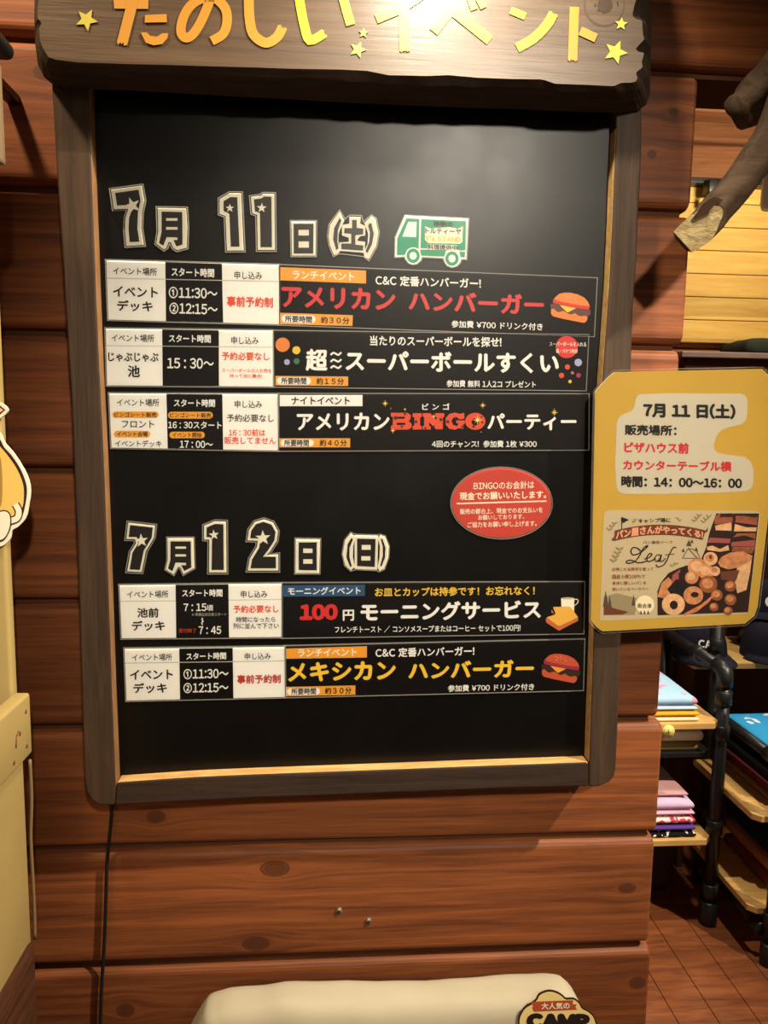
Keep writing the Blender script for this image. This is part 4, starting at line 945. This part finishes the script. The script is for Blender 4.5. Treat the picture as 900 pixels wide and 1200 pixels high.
# ---------------------------------------------------------------- shop behind the doorway
tr = empty('track_rail', at(830, 212, 2.0), 'black track rail with a small spot fitting above the yellow boards', 'rail')
a_, b_ = at(800, 215, 2.05), at(800, 208.5, 2.05)
mb = MB(); mb.box((a_.x-0.3, 2.03, a_.z), (4.0, 2.095, b_.z), BLACKM, 0.004); mb.build('bar', tr)
p0, p1 = at(826, 214, 2.03), at(839, 229, 2.03)
mb = MB(); mb.box((p0.x, 1.99, p1.z), (p1.x, 2.05, p0.z+0.005), BLACKM, 0.006, 3); mb.build('spot_fitting', tr)
c_ = at(829, 229, 2.02); d_ = at(828, 240, 2.02); mb = MB(); mb.tube([(c_.x, 2.02, c_.z), (c_.x, 2.02, d_.z)], 0.012, BLACKM); mb.build('stem', tr)
pl = empty('pendant_lamp', at(906, 190, 1.3), 'pale pendant lamp shade at the right edge above the shop', 'lamp')
PALM = mat('lamp_shade_pale', (236, 232, 238), .4)
c_ = at(914, 200, 1.3); mb = MB(); hz = at(914, 244, 1.3).z; tz = at(914, 190, 1.3).z
mb.tube([(c_.x, 1.3, hz), (c_.x, 1.3, hz+0.02), (c_.x, 1.3, (hz+tz)/2), (c_.x, 1.3, tz), (c_.x, 1.3, tz+0.02)], [0.05, 0.055, 0.054, 0.05, 0.02], PALM, 24); mb.build('shade', pl)
mb = MB(); mb.tube([(c_.x, 1.3, tz+0.02), (c_.x, 1.3, 4.4)], 0.004, BLACKM, 8); mb.build('flex', pl)
# wall shelf under the boards
za = at(850, 405, 1.95).z; zb = at(850, 419, 1.85).z
ws = empty('wall_shelf', (1.9, 1.98, zb), 'greyish plank shelf on the far wall below the yellow boards', 'shelf')
GREYW = wood('grey_plank', (150, 126, 120), (112, 90, 84), 'x', 1.5)
xl = at(797, 410, 1.85).x
mb = MB(); mb.box((xl, 1.83, zb-0.004), (4.0, 2.118, zb+0.022), GREYW, 0.004); mb.build('plank', ws)
mb = MB(); mb.box((xl+0.03, 1.86, zb-0.12), (4.0, 1.885, zb-0.004), DARKGAP); mb.build('apron', ws)
TEX = {}
def cloth(name, rgb, noise=0.08): return mat('cloth_'+name, rgb, 0.9, 0.1, noise=noise, nscale=18, bump=0.2)
def pattern(name, base, spot, scale=60, thr=0.62):
    m = mat('cloth_'+name, base, 0.9, 0.1); nt = m.node_tree; b = nt.nodes['Principled BSDF']
    tc = nt.nodes.new('ShaderNodeTexCoord'); n_ = nt.nodes.new('ShaderNodeTexNoise'); n_.inputs['Scale'].default_value = scale; n_.inputs['Detail'].default_value = 1
    r_ = nt.nodes.new('ShaderNodeValToRGB'); r_.color_ramp.interpolation = 'CONSTANT'; r_.color_ramp.elements[0].color = (*lin(base), 1); r_.color_ramp.elements[1].position = thr; r_.color_ramp.elements[1].color = (*lin(spot), 1)
    nt.links.new(tc.outputs['Object'], n_.inputs['Vector']); nt.links.new(n_.outputs['Fac'], r_.inputs[0]); nt.links.new(r_.outputs[0], b.inputs['Base Color']); return m
def shirt(x0, y0, z, w, d, h, m, label, group, rot=0.0, seed=0, logo=None):
    """a folded garment: soft slab, folded edge to the front, sagging a little"""
    bm = bmesh.new(); bmesh.ops.create_cube(bm, size=1)
    bmesh.ops.subdivide_edges(bm, edges=bm.edges[:], cuts=7, use_grid_fill=True)
    rnd = random.Random(seed); a1_, a2_ = rnd.uniform(0, 6), rnd.uniform(0, 6)
    for v in bm.verts:
        x, y, zz = v.co; u, w_ = x*2, y*2
        k = (abs(u)**6+abs(w_)**6); th = 1-0.28*min(1, k)
        X_ = x*w*(1-0.03*abs(zz*2)**2); Y_ = y*d*(1-0.04*abs(zz*2)**2)
        zz2 = (zz+0.5)*h*th*(0.94+0.03*math.sin(u*3+a1_)+0.02*math.sin(w_*4+a2_))
        v.co = Vector((x0+X_*math.cos(rot)-Y_*math.sin(rot), y0+X_*math.sin(rot)+Y_*math.cos(rot), z+zz2))
    b = MB(); b.bm(bm, m, True)
    if logo: b.box((x0+logo[0]-0.02, y0+logo[1]-0.012, z+h*0.9), (x0+logo[0]+0.02, y0+logo[1]+0.012, z+h*1.06), WHITE)
    return tag(b.build('folded_shirt'), label, 'shirt', group)
# dark stack on the wall shelf
DKC = cloth('dark_olive', (44, 46, 38))
shirt(at(880, 412, 1.93).x+0.1, 1.95, zb+0.024, 0.36, 0.2, 0.07, DKC, 'dark olive folded garment on the plank shelf below the yellow boards', 'garments on the far shelf', 0.1, 5)

# pipe racks
def pipe_with_collars(b, p0, p1, r=0.017, collars=()):
    b.tube([p0, p1], r, PIPE, 16)
    P0, P1 = Vector(p0), Vector(p1); d = (P1-P0)
    for t in collars:
        c = P0+d*t; u = d.normalized(); b.tube([c-u*0.022, c-u*0.02, c+u*0.02, c+u*0.022], [r*1.05, r*1.28, r*1.28, r*1.05], PIPE, 16)
def post(parent, x, y, h, collars):
    b = MB(); b.tube([(x, y, 0.0), (x, y, 0.008), (x, y, 0.06), (x, y, 0.065)], [0.022, 0.024, 0.024, 0.02], PIPE, 16); pipe_with_collars(b, (x, y, 0.05), (x, y, h), 0.017, collars); b.build('post', parent)
def shelf(parent, x0, y0, x1, y1, ztop, th=0.019, m=None, cut=0.02):
    b = MB(); c = cut
    pts = [(x0+c, y0), (x1-c, y0), (x1, y0+c), (x1, y1), (x0, y1), (x0, y0+c)]
    v = [Vector((x, y, ztop)) for x, y in pts]+[Vector((x, y, ztop-th)) for x, y in pts]; n = 6
    b.add(v, [list(range(n)), list(range(2*n-1, n-1, -1))]+[[i, (i+1) % n, n+(i+1) % n, n+i] for i in range(n)], m or SHELFW)
    b.build('shelf', parent, 0.002)
XA, YA, YA2 = 1.163, 0.735, 1.12
ra = empty('pipe_rack', (0.85, 0.9, 0), 'black pipe rack holding pink and pale blue shirts beside the log wall end', 'rack', 'pipe racks')
zr = 0.795
b = MB(); b.tube([(XA, YA, 0.0), (XA, YA, 0.008), (XA, YA, 0.07), (XA, YA, 0.075)], [0.024, 0.026, 0.026, 0.02], PIPE, 16)
pipe_with_collars(b, (XA, YA, 0.06), (XA, YA, zr-0.03), 0.0185, (0.07, 0.36, 0.78, 0.93)); b.build('post', ra)
b = MB(); el = [(XA, YA, zr-0.045), (XA, YA, zr-0.02), (XA, YA+0.006, zr-0.004), (XA, YA+0.02, zr+0.003), (XA, YA+0.05, zr+0.004)]; b.tube(el, [0.023, 0.0235, 0.0245, 0.0235, 0.022], PIPE, 16); b.build('elbow', ra)
b = MB(); pipe_with_collars(b, (XA, YA+0.045, zr+0.004), (XA, YA2, zr+0.004), 0.0175, (0.35,)); b.build('side_rail', ra)
post(ra, XA, YA2, zr, (0.3,)); post(ra, 0.42, YA, zr, (0.3, 0.8)); post(ra, 0.42, YA2, zr, (0.3, 0.8))
shelf(ra, 0.44, 0.70, 1.142, 1.02, 0.652); shelf(ra, 0.44, 0.70, 1.142, 1.02, 0.293); shelf(ra, 0.44, 0.74, 1.142, 1.02, 0.545, 0.016, BLACKM)
G1 = 'folded shirts on the pipe racks'
PB = pattern('pale_blue_print', (150, 186, 214), (206, 140, 164), 24, 0.60)
ORC = cloth('orange', (240, 160, 40)); CRC = cloth('cream', (232, 216, 176)); MAU = cloth('mauve', (196, 150, 152)); LIL = cloth('lilac', (206, 182, 214)); PKR = pattern('red_print', (214, 70, 96), (246, 226, 220), 60, 0.52); VIO = cloth('violet', (92, 66, 150)); BLK = pattern('black_print', (26, 24, 28), (236, 232, 226), 70, 0.60)
sx = 0.93; sw = 0.34
shirt(sx-0.02, 0.84, 0.653, sw, 0.26, 0.016, CRC, 'cream folded shirt under the orange one on the upper rack shelf', G1, 0, 1)
shirt(sx-0.02, 0.84, 0.669, sw, 0.26, 0.016, ORC, 'orange folded shirt below the pale blue one on the upper rack shelf', G1, 0, 2)
shirt(sx-0.02, 0.845, 0.685, sw*0.98, 0.26, 0.014, cloth('white_blue', (168, 190, 212)), 'plain whitish blue folded shirt just under the pink printed one', G1, 0, 3)
shirt(sx-0.02, 0.845, 0.699, sw*0.98, 0.25, 0.03, PB, 'pale blue folded shirt with pink print topping the upper rack shelf', G1, 0, 4)
z_ = 0.294
for k, (h_, m_, lb) in enumerate(((0.022, BLK, 'black folded shirt with white print, lowest of the pink stack'), (0.022, VIO, 'violet folded shirt low in the pink stack'), (0.026, PKR, 'red folded shirt with white print in the pink stack'), (0.018, cloth('pink', (228, 178, 206)), 'pink folded shirt above the red printed one'), (0.032, LIL, 'lilac folded shirt under the mauve one near the log end'))):
    shirt(sx-0.02, 0.845, z_, sw+0.03-0.006*k, 0.27, h_, m_, lb, G1, 0, 10+k); z_ += h_
shirt(sx-0.03, 0.855, z_, sw+0.005, 0.25, 0.014, MAU, 'mauve folded shirt topping the pink stack on the rack', G1, 0, 17)
KH = cloth('khaki', (128, 112, 72)); 
shirt(0.955, 0.87, 0.546, 0.31, 0.24, 0.03, KH, 'khaki folded garment on the dark middle shelf of the rack', G1, 0, 20)
shirt(0.965, 0.865, 0.577, 0.30, 0.24, 0.045, cloth('white_cream', (226, 220, 200)), 'whitish folded garment on top of the khaki one', G1, 0, 21)
tg = MB(); c_ = at(783, 857, 0.69); tg.tube([(c_.x, 0.688, c_.z), (c_.x, 0.692, c_.z)], 0.019, mat('tag_yellow', (220, 206, 120), .5), 24); tg.tube([(c_.x-0.006, 0.6875, c_.z-0.002), (c_.x+0.006, 0.6875, c_.z-0.002)], 0.001, BRN, 6); tg.tube([(c_.x, 0.6875, c_.z-0.007), (c_.x, 0.6875, c_.z+0.007)], 0.001, BRN, 6)
tag(tg.build('round_tag'), 'round pale yellow tag on the front of the upper rack shelf', 'tag')

cb = empty('low_cabinet', (0.75, 0.99, 0), 'dark brown low cabinet on the floor behind the pink shirt rack', 'cabinet')
DKW = wood('dark_cabinet_wood', (58, 38, 28), (34, 23, 18), 'x', 1.5)
mb = MB(); mb.box((0.46, 0.88, 0.03), (1.12, 1.09, 0.2), DKW, 0.003); mb.build('body', cb)
mb = MB(); mb.box((0.45, 0.865, 0.2), (1.13, 1.095, 0.222), DKW, 0.004); mb.build('top', cb)
mb = MB(); mb.box((0.47, 0.895, 0.0), (1.11, 1.08, 0.03), DKW, 0.002); mb.build('plinth', cb)
for x0_, x1_ in ((0.475, 0.787), (0.793, 1.105)):
    mb = MB(); mb.box((x0_, 0.872, 0.04), (x1_, 0.8805, 0.192), DKW, 0.003); d_ = mb.build('door', cb)
    mb = MB(); mb.tube([((x0_+x1_)/2, 0.872, 0.15), ((x0_+x1_)/2, 0.862, 0.15), ((x0_+x1_)/2, 0.856, 0.15)], [0.005, 0.005, 0.009], BLACKM, 12); mb.build('knob', d_)

# right-hand rack
XB, YB1, YB2 = 1.247, 0.556, 0.945
rb = empty('pipe_rack', (1.6, 0.75, 0), 'black pipe rack holding blue and maroon shirts at the right edge', 'rack', 'pipe racks')
post(rb, XB, YB1, 0.9, (0.1, 0.6)); post(rb, XB, YB2, 1.0, (0.2, 0.5, 0.74, 0.8)); post(rb, 2.05, YB1, 0.9, (0.1,)); post(rb, 2.05, YB2, 0.9, (0.1,))
b = MB(); pipe_with_collars(b, (XB-0.01, YB1+0.02, 0.597), (XB-0.01, YB2-0.015, 0.597), 0.0165, (0.06, 0.94)); b.build('side_rail', rb)
b = MB(); pipe_with_collars(b, (XB-0.01, YB1+0.02, 0.09), (XB-0.01, YB2-0.015, 0.09), 0.0165, (0.06, 0.94)); b.build('side_rail', rb)
shelf(rb, 1.188, 0.575, 2.07, 0.93, 0.432); shelf(rb, 1.195, 0.575, 2.07, 0.93, 0.158)
MAR = cloth('maroon', (126, 58, 66)); BLKC = cloth('black', (30, 28, 32)); BLUE = cloth('bright_blue', (40, 150, 214)); TEAL = cloth('dark_teal', (24, 46, 58)); TAN = cloth('tan', (176, 120, 80)); PKB = pattern('blue_print', (52, 156, 216), (226, 226, 232), 26, 0.66)
z_ = 0.433; sx2 = 1.455
for k, (h_, m_, lb) in enumerate(((0.02, TAN, 'tan patterned folded shirt lowest under the maroon ones at the right edge'), (0.02, MAR, 'maroon folded shirt just above the tan one at the right edge'), (0.02, cloth('wine', (104, 40, 52)), 'wine red folded shirt above the maroon one at the right edge'), (0.045, BLKC, 'black folded shirt between the maroon and blue ones'), (0.02, BLUE, 'bright blue folded shirt just above the black one'), (0.02, cloth('mid_blue', (34, 128, 190)), 'mid blue folded shirt second from the top of the blue stack'), (0.028, PKB, 'bright blue folded shirt with white print topping the blue stack'))):
    shirt(sx2+0.01*math.sin(k*2), 0.755, z_, 0.36, 0.30, h_, m_, lb, G1, 0.0, 30+k); z_ += h_
z_ = 0.159
for k, (h_, m_, lb) in enumerate(((0.05, cloth('rust', (130, 70, 48)), 'rust folded garment on the lowest shelf at the right edge'), (0.05, TAN, 'tan folded garment above the rust one on the lowest shelf'), (0.09, TEAL, 'dark teal folded garment high on the lowest shelf'))):
    shirt(sx2+0.01, 0.765, z_, 0.34, 0.28, h_, m_, lb, G1, 0.0, 50+k); z_ += h_

# cap shelf behind
rc = empty('cap_shelf', (1.75, 1.15, 0), 'pine shelf unit carrying dark caps behind the right pipe rack', 'shelf')
shelf(rc, 1.2, 0.99, 2.4, 1.32, 0.733, 0.02, None, 0.01)
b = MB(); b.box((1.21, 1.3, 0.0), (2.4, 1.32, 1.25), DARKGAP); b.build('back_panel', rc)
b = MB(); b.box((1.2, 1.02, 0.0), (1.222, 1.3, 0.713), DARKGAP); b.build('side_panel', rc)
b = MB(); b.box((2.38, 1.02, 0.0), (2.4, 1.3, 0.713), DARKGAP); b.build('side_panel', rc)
CAPM = cloth('cap_navy', (34, 33, 44))
def cap(x, y, z, label, text=True, badge=False, m=CAPM):
    o = empty('baseball_cap', (x, y, z), label, 'cap', 'caps on the pine shelf')
    b = MB(); vs = []; fs = []; NS, NR = 28, 9; R0, H = 0.088, 0.118
    for j in range(NR):
        t = j/(NR-1); a_ = t*math.pi/2; r_ = R0*math.cos(a_)**0.55 if t < 1 else 0.001
        zz = H*math.sin(a_)
        for i in range(NS):
            th = 2*math.pi*i/NS; k_ = 1.12 if math.sin(th) > 0 else 1.04; vs.append((x+r_*math.cos(th), y+r_*k_*math.sin(th), z+0.004+zz))
    for j in range(NR-1):
        for i in range(NS): fs.append([j*NS+i, j*NS+(i+1) % NS, (j+1)*NS+(i+1) % NS, (j+1)*NS+i])
    b.add(vs, fs, m, True); crown = b.build('crown', o)
    b = MB(); vs = []; N_ = 18                       # curved brim to the front
    for i in range(N_+1):
        th = math.pi*1.06+math.pi*0.88*i/N_; c, s_ = math.cos(th), math.sin(th)
        for (rr, dz) in ((0.99, 0.012), (1.35, 0.01), (1.72, 0.006)):
            ex = 1+0.0*(rr-1); yy = y+R0*1.04*s_*(1+(rr-1)*1.25*abs(s_)**0.7); xx = x+R0*c*(1+(rr-1)*0.28)
            vs.append((xx, yy, z+dz-0.016*(abs(c)**2)*(rr-0.6)+0.012))
    n3 = len(vs); vs += [(a1_, b1_, c1_-0.004) for a1_, b1_, c1_ in vs]; fs = []
    for i in range(N_):
        for k in range(2):
            q_ = [i*3+k, i*3+k+1, (i+1)*3+k+1, (i+1)*3+k]; fs.append(q_); fs.append([n3+w for w in q_[::-1]])
        fs.append([i*3+2, (i+1)*3+2, n3+(i+1)*3+2, n3+i*3+2])
    b.add(vs, fs, m, True); b.build('brim', o)
    b = MB(); b.tube([(x, y+0.0, z+0.12), (x, y, z+0.127)], [0.007, 0.004], m, 10); b.build('button', crown)
    def wrap(u, v, w, h, zc, cx=0.0):
        a_ = (cx+(u-0.5)*w)/R0; zz = zc+(0.5-v)*h; t = min(0.999, max(0, (zz-z-0.004)/H)); rr = R0*math.cos(math.asin(t))**0.55+0.0012
        return (x+rr*math.sin(a_), y-1.045*rr*math.cos(a_), zz)
    if text:
        VS, Fc = glyphs('CAMP', .05); b = MB(); [b.add([wrap(u, v, 0.088, 0.026, z+0.068, -0.004) for u, v in V], Fc, WHITE) for V in VS[:1]+VS[4:]]; b.build('lettering', crown)
    if badge:
        b = MB(); E_ = ell(0.5, 0.5, 0.5, 0.5, 24); b.add([wrap(u, v, 0.05, 0.04, z+0.06) for u, v in E_], [list(range(24))], WHITE); E_ = ell(0.5, 0.5, 0.2, 0.2, 14); b.add([tuple(Vector(wrap(u, v, 0.05, 0.04, z+0.06))+Vector((0, -0.0012, 0))) for u, v in E_], [list(range(14))], BRD); b.build('badge', crown)
    return o
zc = 0.734
cap(at(824, 768, 1.03).x, 1.06, zc, 'dark cap with white lettering, partly behind the upright pipe')
cap(at(907, 768, 1.03).x, 1.06, zc, 'dark cap with white lettering at the right edge of the pine shelf')
b = cap(at(899, 735, 1.12).x, 1.19, zc+0.118, 'dark cap with a round white badge, propped behind the lettered caps', False, True)
stand = MB(); stand.tube([(at(899, 735, 1.12).x, 1.215, 0.734), (at(899, 735, 1.12).x, 1.2, 0.85)], [0.045, 0.04], BLACKM, 16); tag(stand.build('cap_block'), 'black block under the rear cap on the pine shelf', 'block')
